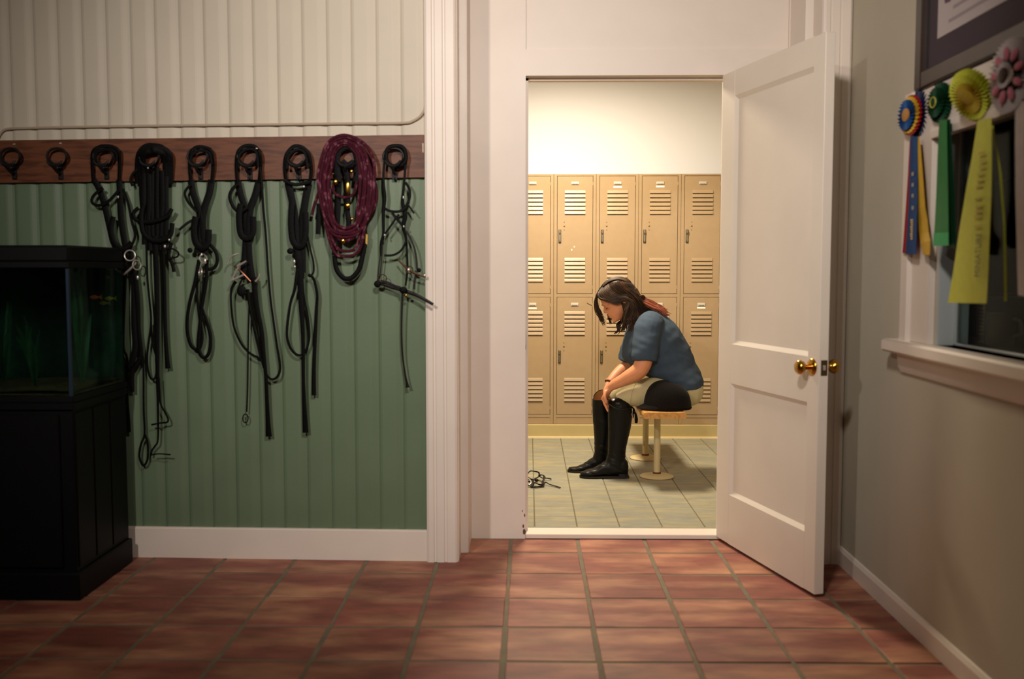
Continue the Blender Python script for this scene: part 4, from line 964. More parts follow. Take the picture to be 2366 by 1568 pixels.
ring(b3, 'bit_ring', 470, 598, 11, .06, ax=V((1, -.5, .2))); ring(b3, 'bit_ring', 463, 628, 9, .06, ax=V((-.8, -.6, .2)))
stud(b3, 'buckle', 466, 588, 2.5, 4, .07, m_steel); stud(b3, 'buckle', 474, 603, 3, 6.5, .07, m_steel); stud(b3, 'buckle', 466, 628, 3.5, 4, .07, m_steel)

# -- bridle 4
b4 = thing('bridle', W3(577, 340, TK), 'black bridle with a large steel snaffle bit and long reins, fourth from the left', 'bridle', 'black bridles on the board')
strap(b4, 'crownpiece', [(549, 425), (546, 385), (549, 354), (560, 340), (576, 336), (591, 340), (600, 356), (602, 385), (598, 425)], 8, [.03, HK, HK, HK, .03])
strap(b4, 'crown_pad', [(552, 385), (554, 358), (572, 344), (592, 350), (597, 385)], 6, HK + .005)
strap(b4, 'cheekpiece', [(549, 418), (556, 450), (566, 484), (568, 540), (565, 600), (560, 645)], 15, [.03, .035, .042])
strap(b4, 'cheekpiece', [(598, 418), (590, 450), (578, 484), (574, 540), (576, 600), (584, 650)], 16, [.03, .035, .042])
strap(b4, 'browband', [(548, 425), (535, 440), (531, 455), (538, 476), (553, 489), (570, 480)], [7, 8, 8, 8], .05)
strap(b4, 'noseband', [(556, 470), (552, 500), (556, 540), (570, 550), (584, 538), (585, 500)], 14, .052)
strap(b4, 'rein', [(601, 385), (605, 430), (608, 478), (614, 542), (619, 619), (625, 690), (631, 735), (639, 793), (647, 845), (642, 868), (629, 876), (617, 867), (611, 845)], [7, 6, 5, 5, 5, 6, 6, 5, 4], [.05, .035, .035])
strap(b4, 'rein', [(586, 640), (590, 690), (595, 720), (604, 765), (609, 816), (614, 867), (617, 931), (619, 975), (621, 1008)], [12, 13, 12, 11, 9, 8, 9, 11, 15], [.05, .04, .03])
strap(b4, 'rein', [(545, 650), (535, 668), (534, 701), (540, 752), (557, 793), (578, 816), (602, 828)], [8, 5, 5, 5, 5], [.05, .035])
strap(b4, 'rein', [(572, 668), (577, 705), (588, 762), (600, 815), (610, 850)], [8, 6, 5], .035)
strap(b4, 'lace', [(576, 690), (574, 760), (573, 829), (572, 900), (570, 951)], 3.5, .03)
ring(b4, 'lace_loop', 567, 966, 10, .03, m_leather, .0024, sx=.6)
stud(b4, 'keeper_knot', 558, 672, 11, 13, .05, m_leather)
MB().tube([W3(526, 609, .075), W3(529, 599, .075), W3(535, 592, .075), W3(543, 588, .075), W3(551, 586, .07)], .0036, n=8).build('bit_ring', m_steel, b4)
for pts in ([(549, 615), (559, 609), (569, 603)], [(533, 648), (548, 642), (564, 634)], [(537, 643), (543, 631), (551, 617)], [(590, 650), (597, 642), (600, 632)]):
    MB().tube([W3(x, y, .078) for x, y in pts], .0042, n=8).build('bit_shank', m_steel, b4)
MB().tube([W3(541, 613, .07), W3(560, 630, .075), W3(579, 650, .07)], .0045, n=8).build('mouthpiece', m_copper, b4)
stud(b4, 'buckle', 593, 343, 3, 2, .075, m_steel)

# -- bridle 5
b5 = thing('bridle', W3(690, 340, TK), 'black bridle with a broad crown hanging just left of the burgundy rope', 'bridle', 'black bridles on the board')
strap(b5, 'crownpiece', [(663, 430), (658, 395), (660, 362), (672, 343), (684, 337), (700, 341), (713, 356), (719, 390), (715, 430)], 8, [.03, HK, HK, HK, .03])
strap(b5, 'crown_pad', [(664, 390), (667, 362), (684, 346), (704, 352), (712, 390)], 6, HK + .005)
strap(b5, 'browband', [(656, 416), (672, 424), (690, 426), (716, 420)], 8, .05)
strap(b5, 'cheekpiece', [(666, 425), (673, 455), (681, 500), (684, 560), (692, 620)], 17, [.03, .035, .042])
strap(b5, 'cheekpiece', [(713, 425), (706, 460), (700, 510), (698, 570), (698, 630)], 17, [.03, .035, .042])
strap(b5, 'noseband', [(674, 470), (672, 520), (678, 560), (696, 568), (706, 540), (706, 490)], 14, .052)
stud(b5, 'keeper_knot', 671, 580, 8, 7, .055, m_leather)
strap(b5, 'throatlatch', [(706, 500), (710, 542), (718, 580), (724, 606), (724, 629), (714, 640)], 4.5, .045)
strap(b5, 'rein', [(712, 634), (722, 640), (728, 655), (733, 683), (731, 720), (727, 803), (725, 860), (725, 913)], [7, 6, 6, 7, 8, 9, 11], [.05, .035, .03])
strap(b5, 'rein', [(688, 620), (681, 668), (671, 701), (663, 765), (668, 797), (681, 816), (696, 820), (708, 806), (715, 777), (711, 730), (702, 688), (698, 640)], [8, 6, 6, 6, 5, 5, 5, 6], [.045, .035, .035])
strap(b5, 'rein', [(692, 600), (694, 650), (696, 701), (700, 777), (701, 880), (703, 940), (706, 999)], [16, 15, 13, 9, 8, 10, 14], [.045, .04, .03])
stud(b5, 'buckle', 680, 604, 3, 5, .06, m_steel); stud(b5, 'buckle', 681, 616, 3, 3, .06, m_steel); stud(b5, 'buckle', 702, 431, 3, 3, .06, m_steel)

# -- burgundy rope and halter
m_rope = mat('burgundy_rope', (66, 16, 32), 0.85, spec=0.2, col2=(124, 74, 86), c2scale=60, c2lo=0.55, c2hi=0.68, vary=0.2, vscale=40, bump=0.6, bscale=220, stretch=(1, 1, 0.6), coords='World')
rp = thing('lead_rope', W3(800, 320, TK), 'coiled burgundy lead rope hanging from a hook', 'rope')
loops = [(797, 312, 736, 872, 408, 540, .075), (798, 317, 741, 862, 415, 548, .07), (800, 321, 746, 858, 410, 530, .062), (797, 325, 751, 852, 420, 536, .078), (799, 330, 757, 846, 425, 527, .072), (800, 318, 748, 856, 440, 592, .066), (800, 326, 754, 849, 430, 580, .058), (798, 334, 762, 840, 420, 556, .064)]
for (cx, yt, xl, xr, ym, yb, d) in loops:
    j = lambda a: random.uniform(-a, a)
    pts = [(cx + j(3), yt), (cx - (cx - xl) * .62, yt + 16), (xl + 8 + j(2), ym - 40), (xl + j(2), ym + j(5)), (xl + 5 + j(2), ym + (yb - ym) * .5), (cx - (cx - xl) * .55, yb - 12), (cx + j(3), yb), (cx + (xr - cx) * .52, yb - 13), (xr - 12 + j(2), ym + (yb - ym) * .5), (xr - 6 + j(2), ym + j(5)), (xr - 12 + j(2), ym - 42), (cx + (xr - cx) * .55, yt + 17)]
    MB().tube([W3(x, y, d if y > 345 else max(d, HK)) for x, y in pts], 0.0066, n=8, closed=True, per=5).build('coil', m_rope, rp)
MB().tube([W3(x, y, .06) for x, y in ((842, 350), (860, 400), (870, 440), (868, 470), (858, 492), (846, 505))], .0066, n=8).build('coil', m_rope, rp)
MB().tube([W3(x, y, .05) for x, y in ((752, 400), (738, 440), (726, 475), (721, 497))], .0066, n=8).build('rope_end', m_rope, rp)
MB().tube([W3(x, y, .066) for x, y in ((772, 420), (770, 440), (782, 452), (800, 456), (818, 446), (824, 420))], .0060, n=8).build('coil', m_rope, rp)
ha = thing('halter', W3(803, 345, TK), 'black halter with brass fittings hanging inside the burgundy rope', 'halter')
strap(ha, 'crownpiece', [(782, 420), (778, 380), (782, 352), (800, 338), (818, 346), (826, 375), (822, 420)], 15, HK + .002)
strap(ha, 'cheekpiece', [(784, 410), (782, 450), (780, 500), (776, 550), (773, 590)], 13, .045)
strap(ha, 'cheekpiece', [(824, 400), (832, 450), (838, 500), (842, 540), (841, 573)], 13, .045)
strap(ha, 'throat_strap', [(795, 385), (802, 410), (804, 450), (803, 490), (806, 520), (800, 560)], 12, .06)
strap(ha, 'noseband', [(773, 590), (777, 620), (790, 639), (803, 644), (817, 638), (831, 618), (841, 573)], 11, .045, t=.003)
strap(ha, 'chin_strap', [(790, 372), (803, 382), (818, 374)], 14, .07)
strap(ha, 'strap_end', [(737, 470), (736, 505), (735, 541)], 11, .04)
for (x, y, rx, ry) in ((812, 396, 4, 5), (775, 420, 5, 6), (803, 434, 6, 15), (803, 475, 6.5, 6.5), (813, 506, 3.5, 4.5), (792, 557, 5, 6), (770, 401, 2, 2)): stud(ha, 'brass_fitting', x, y, rx, ry, .088, m_brass)
MB().extrude([W3(845, 540, .05), W3(850, 542, .05), W3(849, 565, .05), W3(845, 562, .05)], WN * .003).build('tag', mat('yellow_tag', (190, 150, 40), 0.5), ha)

# -- bridle 9, open one at the right end
b9 = thing('bridle', W3(912, 345, TK), 'thin open dark bridle with crossed noseband, rightmost on the board by the white casing', 'bridle', 'black bridles on the board')
MB().tube([W3(x, y, HK) for x, y in ((893, 368), (893, 350), (900, 340), (913, 337), (928, 339), (936, 350), (937, 370), (928, 381), (913, 384), (900, 380))], .0085, .004, WN, n=8, closed=True).build('crownpiece', m_leather, b9)
strap(b9, 'cheekpiece', [(893, 355), (888, 375), (886, 420), (889, 455), (886, 491), (886, 538), (882, 561), (880, 592)], [5, 5, 6, 8, 8, 6, 9, 4], [HK, .045, .035])
strap(b9, 'cheekpiece', [(934, 352), (937, 375), (934, 422), (930, 465), (936, 498), (932, 524), (938, 550), (941, 597), (941, 627), (937, 660)], [5, 5, 6, 11, 8, 5, 5, 4], [HK, .045, .035])
strap(b9, 'cheek_strap', [(884, 565), (882, 600), (877, 644)], 3, .04, m_leather2); strap(b9, 'cheek_strap', [(879, 590), (875, 620), (873, 648)], 3, .035, m_leather2)
strap(b9, 'browband', [(889, 481), (897, 486), (912, 489), (926, 487), (937, 478), (946, 458), (946, 438), (937, 421)], 6, .055)
strap(b9, 'strap_end', [(944, 474), (950, 483), (957, 493)], 4, .06)
strap(b9, 'noseband', [(889, 541), (900, 526), (912, 508), (922, 495)], 5, .06); strap(b9, 'noseband', [(906, 491), (914, 502), (924, 514), (931, 522)], 6, .062)
strap(b9, 'throatlatch', [(938, 558), (927, 578), (909, 589), (888, 590)], 5, .055)
strap(b9, 'rein', [(938, 533), (948, 550), (957, 572), (962, 597), (964, 620), (968, 628)], 4.5, .05, m_leather2)
strap(b9, 'flash_strap', [(871, 653), (888, 657), (905, 663), (930, 670), (950, 677), (963, 682), (982, 692), (1001, 703)], [7, 8, 8, 9, 8, 7, 6], [.045, .055, .075], m_leather2)
strap(b9, 'curb_strap', [(880, 650), (895, 652), (912, 660), (926, 664)], 5, .06, m_leather2)
strap(b9, 'rein', [(930, 676), (928, 732), (928, 780), (930, 820), (936, 864), (940, 884), (942, 895)], [5, 4, 4, 4, 5, 9], [.06, .045, .04], m_leather2)
strap(b9, 'rein', [(962, 632), (958, 648), (957, 668)], 5, .045, m_leather2)
stud(b9, 'keeper_knot', 872, 656, 8, 8, .05, m_leather); stud(b9, 'keeper_knot', 932, 670, 9, 8, .065, m_leather); stud(b9, 'keeper_knot', 968, 624, 5, 5, .055, m_leather)
ring(b9, 'bit_ring', 884, 643, 9, .05, m_copper, .0022); ring(b9, 'bit_ring', 946, 623, 8, .06, m_copper, .0022)
MB().tube([W3(920, 600, .05), W3(940, 620, .06), W3(960, 632, .065), W3(984, 640, .06)], .0036, n=8).build('mouthpiece', m_copper, b9)
stud(b9, 'buckle', 944, 623, 3.5, 4, .068, m_steel); stud(b9, 'buckle', 981, 636, 3, 3.5, .066, m_steel); stud(b9, 'buckle', 933, 523, 2, 3, .07, m_steel); stud(b9, 'buckle', 889, 543, 2.5, 3, .068, m_steel); stud(b9, 'buckle', 932, 456, 2, 4, .06, m_steel)
stud(b9, 'brass_fitting', 938, 682, 4, 3, .068, m_brass)

# ================================================================== AQUARIUM ON ITS STAND
m_dark = mat('black_stand', (2, 3, 5), 0.6, spec=0.2, vary=0.15, vscale=10)
ax1, ay0, ay1 = -1.700, 3.672, 4.17; ax0 = -3.0
stn = thing('aquarium_stand', ((ax0 + ax1) / 2, 3.9, 0), 'black wooden cabinet stand under the aquarium at the left edge', 'stand')
MB().box((ax0, ay0 + 0.006, 0.10), (ax1 - 0.004, ay1, 0.725), 0.003).build('carcass', m_dark, stn)
MB().box((ax0 - 0.01, ay0 - 0.012, 0.0), (ax1 + 0.012, ay1, 0.105), 0.006).build('plinth', m_dark, stn)
MB().box((ax0 - 0.01, ay0 - 0.008, 0.722), (ax1 + 0.008, ay1, 0.75), 0.004).build('top_board', m_dark, stn)
for k in range(2):
    xa = ax1 - 0.03 - 0.62 * (k + 1); d = MB().box((xa, ay0 - 0.010, 0.125), (xa + 0.60, ay0 + 0.006, 0.705), 0.004).build('door_leaf', m_dark, stn)
    MB().ball((xa + (0.05 if k == 0 else 0.55), ay0 - 0.018, 0.55), 0.012).build('knob', m_black, d)
for k in range(3):
    ya = ay0 + 0.02 + k * 0.155; MB().box((ax1 - 0.005, ya, 0.12), (ax1 + 0.002, ya + 0.145, 0.71), 0.003).build('side_panel', m_dark, stn)
aq = thing('aquarium', ((ax0 + ax1) / 2, 3.9, 0.75), 'dark glass fish tank with black frame and hood at the left edge', 'aquarium')
m_aglass = mat('aquarium_glass', (190, 220, 210), 0.02, trans=1.0, ior=1.08)
MB().box((ax0, ay0, 0.752), (ax1, ay0 + 0.006, 1.26)).build('pane', m_aglass, aq)
MB().box((ax1 - 0.006, ay0 + 0.007, 0.752), (ax1, ay1 - 0.01, 1.26)).build('pane', m_aglass, aq)
MB().box((ax0, ay1 - 0.014, 0.752), (ax1 - 0.007, ay1 - 0.008, 1.26)).build('back_panel', mat('aquarium_backing', (16, 40, 34), 0.5, col2=(30, 84, 66), c2scale=4), aq)
MB().box((ax1 - 0.009, ay0 - 0.002, 0.752), (ax1 + 0.001, ay0 + 0.010, 1.26)).build('corner_seam', mat('blue_silicone', (24, 42, 62), 0.4), aq)
MB().box((ax0, ay0 - 0.010, 1.25), (ax1 + 0.010, ay1, 1.275), 0.003).build('top_frame', m_dark, aq)
MB().box((ax0, ay0 + 0.004, 1.272), (ax1 + 0.002, ay1, 1.335), 0.008).build('hood', m_dark, aq)
MB().box((ax0, ay0 - 0.008, 0.7505), (ax1 + 0.008, ay1, 0.775), 0.003).build('bottom_frame', m_dark, aq)
gr = MB(); vs = []; fs = []; gx, gy = 44, 16
for i in range(gx):
    for j in range(gy):
        x = ax0 + 0.01 + (ax1 - ax0 - 0.022) * i / (gx - 1); y = ay0 + 0.009 + (ay1 - ay0 - 0.026) * j / (gy - 1)
        vs.append(V((x, y, 0.792 + 0.012 * mnoise.noise(V((x * 5, y * 5, 0))) + random.uniform(-.002, .002))))
fs = [(i * gy + j, (i + 1) * gy + j, (i + 1) * gy + j + 1, i * gy + j + 1) for i in range(gx - 1) for j in range(gy - 1)]
n0 = len(vs); gr.add(vs, fs); gr.box((ax0 + 0.01, ay0 + 0.009, 0.753), (ax1 - 0.011, ay1 - 0.017, 0.782))
tag(gr.build('gravel', mat('brown_gravel', (98, 72, 44), 0.8, vary=0.4, vscale=60), aq), kind='stuff')
m_plant = mat('water_plant', (26, 78, 44), 0.55, vary=0.25, vscale=20)
def plant(x, y, n_, h, lab):
    t = thing('water_plant', (x, y, 0.792), lab, 'plant', 'water plants in the fish tank')
    for k in range(n_):
        a = random.uniform(0, 6.28); l = h * random.uniform(.6, 1.0); s_ = random.uniform(.02, .07)
        p = [V((x, y, .785)), V((x + s_ * .3 * math.cos(a), y + s_ * .3 * math.sin(a), .785 + l * .4)), V((x + s_ * .6 * math.cos(a + .4), y + s_ * .6 * math.sin(a + .4), .785 + l * .75)), V((x + s_ * math.cos(a + .7), y + s_ * math.sin(a + .7), .785 + l))]
        MB().tube(p, [.004, .010, .009, .002], [.0015], V((math.sin(a), -math.cos(a), 0)), n=6, per=3).build('leaf', m_plant, t)
plant(-1.80, 3.98, 9, .43, 'tall green water plant at the right rear of the tank')
plant(-1.93, 3.86, 8, .30, 'green water plant in the middle of the tank side')
plant(-2.10, 3.95, 8, .34, 'green water plant toward the left of the tank')
def fish(p, col, lab, s_=1.0):
    t = thing('fish', p, lab, 'fish', 'small fish in the tank'); m_ = mat('fish_' + lab.split()[0], col, 0.4)
    MB().loft([(p + V((-.020 * s_, 0, 0)), V((0, .001, 0)), V((0, 0, .001))), (p + V((-.012 * s_, 0, 0)), V((0, .004, 0)), V((0, 0, .006 * s_))), (p, V((0, .005, 0)), V((0, 0, .009 * s_))), (p + V((.016 * s_, 0, 0)), V((0, .002, 0)), V((0, 0, .003)))], 10, 3).build('body', m_, t)
    MB().extrude([p + V((.014 * s_, -.0006, 0)), p + V((.030 * s_, -.0006, .010)), p + V((.026 * s_, -.0006, 0)), p + V((.030 * s_, -.0006, -.010))], (0, .0012, 0)).build('tail_fin', m_, t)
fish(atX(218, 686, -1.74), (196, 84, 36), 'orange small fish in the tank near the right pane')
fish(atX(252, 689, -1.75), (190, 170, 60), 'yellow small fish in the tank nearest the wall')
fish(atX(238, 700, -1.78), (150, 120, 60), 'brownish small fish in the tank between the other two')

# ================================================================== RIGHT WALL: PICTURE, ROSETTES
XP = XR - 0.002
pic = thing('picture_frame', (XP, 3.0, 1.84), 'large dark brown framed certificate hanging above the inside window', 'picture')
m_frame = mat('dark_walnut', (58, 44, 38), 0.4, vary=0.15, vscale=12, coords='World'); m_mat = mat('mauve_mat', (64, 52, 62), 0.8); m_paper = mat('certificate_paper', (190, 180, 180), 0.8)
PY0, PY1, PZ0, PZ1, fw = 2.20, 3.425, 1.838, 2.60, 0.058
for (ya, yb_, za, zb_) in ((PY1 - fw, PY1, PZ0, PZ1), (PY0, PY0 + fw, PZ0, PZ1)): MB().box((XP - 0.034, ya, za), (XP, yb_, zb_), 0.006).build('frame_stile', m_frame, pic)
for (za, zb_) in ((PZ0, PZ0 + fw), (PZ1 - fw, PZ1)): MB().box((XP - 0.034, PY0 + fw, za), (XP, PY1 - fw, zb_), 0.006).build('frame_rail', m_frame, pic)
MB().box((XP - 0.016, PY0 + fw, PZ0 + fw), (XP - 0.012, PY1 - fw, PZ1 - fw)).build('fillet', mat('black_fillet', (10, 11, 16), 0.3), pic)
MB().box((XP - 0.0185, PY0 + fw + .03, PZ0 + fw + .002), (XP - 0.0155, PY1 - fw - .030, PZ1 - fw - .002)).build('mat_board', m_mat, pic)
pp = MB().box((XP - 0.0205, PY0 + .16, PZ0 + .140), (XP - 0.018, PY1 - .155, PZ1 - .14)).build('paper', m_paper, pic)
tx = MB()
for k in range(5):
    zz = PZ0 + .17 + k * .035; tx.box((XP - 0.0212, PY0 + .3, zz), (XP - 0.0204, PY1 - .24 - .03 * (k % 2), zz + .010))
tx.build('print', mat('faded_print', (158, 146, 150), 0.9), pp)
MB().extrude([atX(2180, -30, XP - .0206), atX(2200, -20, XP - .0206), atX(2196, 3, XP - .0206), atX(2184, 8, XP - .0206)], (-.0012, 0, 0)).build('seal', mat('purple_seal', (92, 66, 90), 0.7), pp)

def xw(x, y, d): return atX(x, y, XR - d)
def tail(parent, name, edges, d, m, th=0.0014):
    """hanging ribbon: list of (xl, yl, xr, yr) pixel edges; d = distance off the wall."""
    n_ = len(edges); dd = d if isinstance(d, (list, tuple)) else [d]; dd = lerp_list(list(dd), n_); vs = []; fs = []
    for (a, b, c, e), q_ in zip(edges, dd):
        p, r_ = xw(a, b, q_), xw(c, e, q_ + 0.004); mid = (p + r_) / 2 + V((-0.003, 0, 0)); vs += [p, mid, r_, p + V((th, 0, 0)), mid + V((th, 0, 0)), r_ + V((th, 0, 0))]
    for i in range(n_ - 1):
        a = i * 6; b = a + 6
        fs += [(a, a + 1, b + 1, b), (a + 1, a + 2, b + 2, b + 1), (a + 3, b + 3, b + 4, a + 4), (a + 4, b + 4, b + 5, a + 5), (a, b, b + 3, a + 3), (a + 2, a + 5, b + 5, b + 2)]
    e_ = (n_ - 1) * 6; fs += [(0, 3, 4, 1), (1, 4, 5, 2), (e_, e_ + 1, e_ + 4, e_ + 3), (e_ + 1, e_ + 2, e_ + 5, e_ + 4)]
    return MB().add(vs, fs).build(name, m, parent, sm=False)
def frame_of(turn):
    n_ = V((-math.cos(turn), -math.sin(turn), 0.0)); lat_ = V((math.sin(turn), -math.cos(turn), 0)) ; return n_, lat_, V((0, 0, 1))
def pleats(parent, name, c, fr_, r0, r1, h, m, nf=30, cone=0.0, wave=0.008):
    n_, l_, u_ = fr_; vs = []; fs = []; K2 = nf * 2; rr = [r0, (r0 + r1) / 2, r1]
    for side in (0, 1):
        for ri, r_ in enumerate(rr):
            for k in range(K2):
                a = 2 * math.pi * k / K2; t = ri / 2; zz = (wave * (0.4 + t) * (1 if k % 2 else -1)) * 0.5 + h + cone * t - side * 0.0016
                vs.append(c + l_ * (r_ * math.cos(a)) + u_ * (r_ * math.sin(a)) + n_ * zz)
    R3 = 3 * K2
    for ri in range(2):
        for k in range(K2):
            a, b = ri * K2 + k, ri * K2 + (k + 1) % K2; c_, d_ = a + K2, b + K2
            fs += [(a, b, d_, c_), (R3 + a, R3 + c_, R3 + d_, R3 + b)]
    for k in range(K2):
        a, b = 2 * K2 + k, 2 * K2 + (k + 1) % K2; fs.append((a, b, R3 + b, R3 + a)); a, b = k, (k + 1) % K2; fs.append((a, R3 + a, R3 + b, b))
    return MB().add(vs, fs).build(name, m, parent, sm=False)
def disc(parent, name, c, fr_, r_, h, m, th=0.004):
    M_ = Matrix((fr_[1], fr_[2], fr_[0])).transposed(); return MB().lathe([(r_, h - th), (r_, h), (r_ * .85, h + th * .5), (0.001, h + th * .6)], c, 24, M_).build(name, m, parent)
def sat(name, col): return mat(name, tuple(c * 0.86 for c in col), 0.55, vary=0.06, vscale=40, spec=0.2)
s_blue, s_navy, s_red, s_gold = sat('royal_blue_satin', (22, 74, 134)), sat('navy_satin', (14, 22, 66)), sat('red_satin', (176, 26, 34)), sat('gold_satin', (226, 180, 50))
s_green, s_dgreen, s_lgreen, s_yel = sat('green_satin', (34, 132, 60)), sat('dark_green_satin', (12, 62, 34)), sat('bright_green_satin', (48, 176, 100)), sat('yellow_satin', (228, 230, 78))
s_pink, s_white, s_brown = sat('pink_satin', (232, 138, 156)), sat('white_satin', (226, 214, 210)), sat('brown_disc', (70, 50, 36))
# blue, red and gold
rb = thing('rosette', xw(2107, 265, .03), 'blue, red and gold prize rosette with long tails, leftmost on the window casing', 'rosette', 'prize rosettes above the window')
f_ = frame_of(R(8)); c_ = xw(2108, 266, .045)
pleats(rb, 'pleated_ring', c_ + V((.010, -.006, .004)), f_, .020, .075, .000, s_navy, 26, -.010)
pleats(rb, 'pleated_ring', c_, f_, .020, .066, .008, s_red, 30, -.002, .006); pleats(rb, 'pleated_ring', c_, f_, .018, .060, .012, s_gold, 26, .0, .006); pleats(rb, 'pleated_ring', c_, f_, .012, .050, .020, s_blue, 24, .002)
disc(rb, 'centre_disc', c_, f_, .022, .026, mat('gold_disc', (170, 120, 60), 0.5))
tl = tail(rb, 'tail', [(2104, 315, 2119, 315), (2102, 400, 2119, 400), (2099, 480, 2118, 480), (2095, 550, 2117, 550), (2092, 586, 2116, 588)], [.05, .055, .05], s_blue)
tail(rb, 'tail', [(2102, 322, 2112, 322), (2098, 400, 2110, 400), (2092, 490, 2110, 490), (2087, 560, 2110, 560), (2085, 584, 2108, 585)], [.045, .047, .042], s_red)
tail(rb, 'tail', [(2116, 316, 2124, 316), (2119, 400, 2131, 400), (2121, 480, 2137, 480), (2122, 512, 2142, 506), (2124, 540, 2145, 536), (2127, 562, 2149, 556), (2132, 588, 2148, 589)], [.046, .05, .046, .040, .05, .046], s_gold)
mkb = MB()
for yy in (402, 427, 452, 480): p = xw(2109, yy, .0605); mkb.box(p + V((-.0012, -.008, -.006)), p + V((.0004, .008, .006)), 0.0)
mkb.build('gold_emblem', mat('dull_gold_print', (150, 140, 120), 0.6), tl)
mk2 = MB()
for k in range(9): p = xw(2106.5 - k * .12, 508 + k * 5.4, .0595); mk2.box(p + V((-.0014, -.010, -.0026)), p + V((.0004, .008 - (k % 3) * .003, .0024)), 0.0)
mk2.build('gold_lettering', mat('gold_print', (214, 178, 110), 0.5), tl)
# dark green
rg = thing('rosette', xw(2167, 237, .03), 'dark green prize rosette with green tails, second on the window casing', 'rosette', 'prize rosettes above the window')
f_ = frame_of(R(9)); c_ = xw(2168, 237, .045)
pleats(rg, 'pleated_ring', c_, f_, .012, .062, .000, s_dgreen, 30, -.006); pleats(rg, 'pleated_ring', c_, f_, .012, .046, .010, s_dgreen, 24, .0)
disc(rg, 'centre_disc', c_, f_, .020, .015, s_dgreen); MB().torus(c_ + f_[0] * .0185, .016, .002, f_[0], 20, 6).build('gold_ring', mat('gold_edge', (176, 170, 60), 0.5), rg)
tg = tail(rg, 'tail', [(2170, 278, 2187, 276), (2166, 360, 2188, 360), (2163, 450, 2190, 450), (2159, 530, 2191, 528), (2156, 567, 2191, 566)], [.05, .055, .05], s_green)
tail(tg, 'tail_fold', [(2157, 538, 2191, 536), (2156, 568, 2191, 567)], [.056, .056], s_lgreen)
tail(rg, 'tail', [(2184, 278, 2195, 275), (2188, 360, 2200, 360), (2189, 450, 2205, 450), (2188, 530, 2207, 530), (2187, 574, 2208, 574)], [.042, .040, .036], s_dgreen)
# yellow
ry = thing('rosette', xw(2247, 222, .03), 'large yellow prize rosette with a wide yellow tail in front of the window glass', 'rosette', 'prize rosettes above the window')
c_ = xw(2246, 222, .060)
n_y = V((-.84, -.30, -.46)).normalized(); u_y = (V((0, 0, 1)) - n_y * n_y.z).normalized(); f_ = (n_y, u_y.cross(n_y).normalized(), u_y)
pleats(ry, 'pleated_ring', c_, f_, .030, .079, -.004, s_yel, 40, .000, .010); pleats(ry, 'pleated_ring', c_, f_, .026, .066, .008, s_yel, 34, .004, .010); pleats(ry, 'pleated_ring', c_, f_, .012, .046, .014, sat('old_gold_satin', (196, 166, 50)), 26, .002, .008)
disc(ry, 'centre_disc', c_, f_, .022, .016, sat('mustard_disc', (178, 146, 40)))
ty = tail(ry, 'tail', [(2259, 278, 2290, 272), (2246, 360, 2291, 360), (2230, 450, 2290, 450), (2215, 540, 2286, 540), (2202, 630, 2283, 630), (2190, 699, 2279, 701)], [.06, .075, .07, .062], s_yel)
tail(ry, 'tail', [(2288, 290, 2294, 290), (2308, 398, 2313, 398), (2318, 520, 2322, 520), (2320, 600, 2324, 600), (2321, 695, 2325, 695)], [.03, .028, .024], s_yel)
def text_mesh(txt, size):
    cu = bpy.data.curves.new('t', 'FONT'); cu.body = txt; cu.size = size; cu.extrude = 0.0004; cu.align_x = 'LEFT'
    ob = bpy.data.objects.new('t', cu); COL.objects.link(ob); dg = bpy.context.evaluated_depsgraph_get(); me = bpy.data.meshes.new_from_object(ob.evaluated_get(dg))
    bpy.data.objects.remove(ob); bpy.data.curves.remove(cu); return me
me_t = text_mesh('MINIATURE', 1.0); xs = [v.co.x for v in me_t.vertices]; ys = [v.co.y for v in me_t.vertices]; wx = max(xs)
base_, top_ = xw(2263, 640, .083), xw(2268, 538, .083); upv = top_ - base_; latv = xw(2251, 640, .083) - xw(2263, 640, .083)
me_t.transform(Matrix.Identity(4))
for v in me_t.vertices: v.co = base_ + upv * (v.co.x / wx) + latv * (v.co.y / max(ys)) + V((-0.0006, 0, 0)) * (1 if v.co.z > 0 else 0) - ry.location
me_t.name = 'lettering'; lo_ = link('lettering', me_t, mat('dark_olive_print', (84, 74, 20), 0.6), ty)
lo_.location = (0, 0, 0)
fm = MB()
for k, (x, y) in enumerate(((2268, 353), (2270, 370), (2269, 385), (2266, 401), (2265, 416), (2262, 430), (2260, 458), (2262, 476), (2261, 488), (2260, 500), (2259, 522))):
    p = xw(x, y, .0835); fm.box(p + V((-.0006, -.020, -.0035)), p + V((.0004, .020, .0030)))
fm.build('faded_print', mat('faded_olive_print', (182, 166, 54), 0.6), ty)
# pink flowers and white
rk = thing('rosette', xw(2333, 175, .03), 'white rosette with pink flower petals and white tails at the right edge', 'rosette', 'prize rosettes above the window')
f_ = frame_of(R(6)); c_ = xw(2336, 174, .055)
pleats(rk, 'pleated_ring', c_, f_, .028, .096, -.002, s_white, 40, .004, .010)
pleats(rk, 'green_ruffle', c_, f_, .022, .050, .008, s_dgreen, 18, .0, .010)
Mf = Matrix((f_[1], f_[2], f_[0])).transposed()
for k in range(9):
    a = 2 * math.pi * k / 9 + .25; cc = c_ + f_[1] * (.054 * math.cos(a)) + f_[2] * (.056 * math.sin(a)) + f_[0] * .012
    q = Matrix.Rotation(a, 3, 'Z'); MB().ball(cc, (.020, .011, .007), 12, 8, Mf @ q).build('petal', s_pink, rk)
pleats(rk, 'inner_ring', c_, f_, .012, .034, .018, s_white, 22, .004, .006); disc(rk, 'centre_disc', c_, f_, .020, .024, s_brown)
tail(rk, 'tail', [(2346, 240, 2400, 225), (2345, 330, 2405, 330), (2346, 450, 2410, 450), (2349, 560, 2415, 560), (2352, 682, 2420, 690)], [.05, .065, .055], s_white)
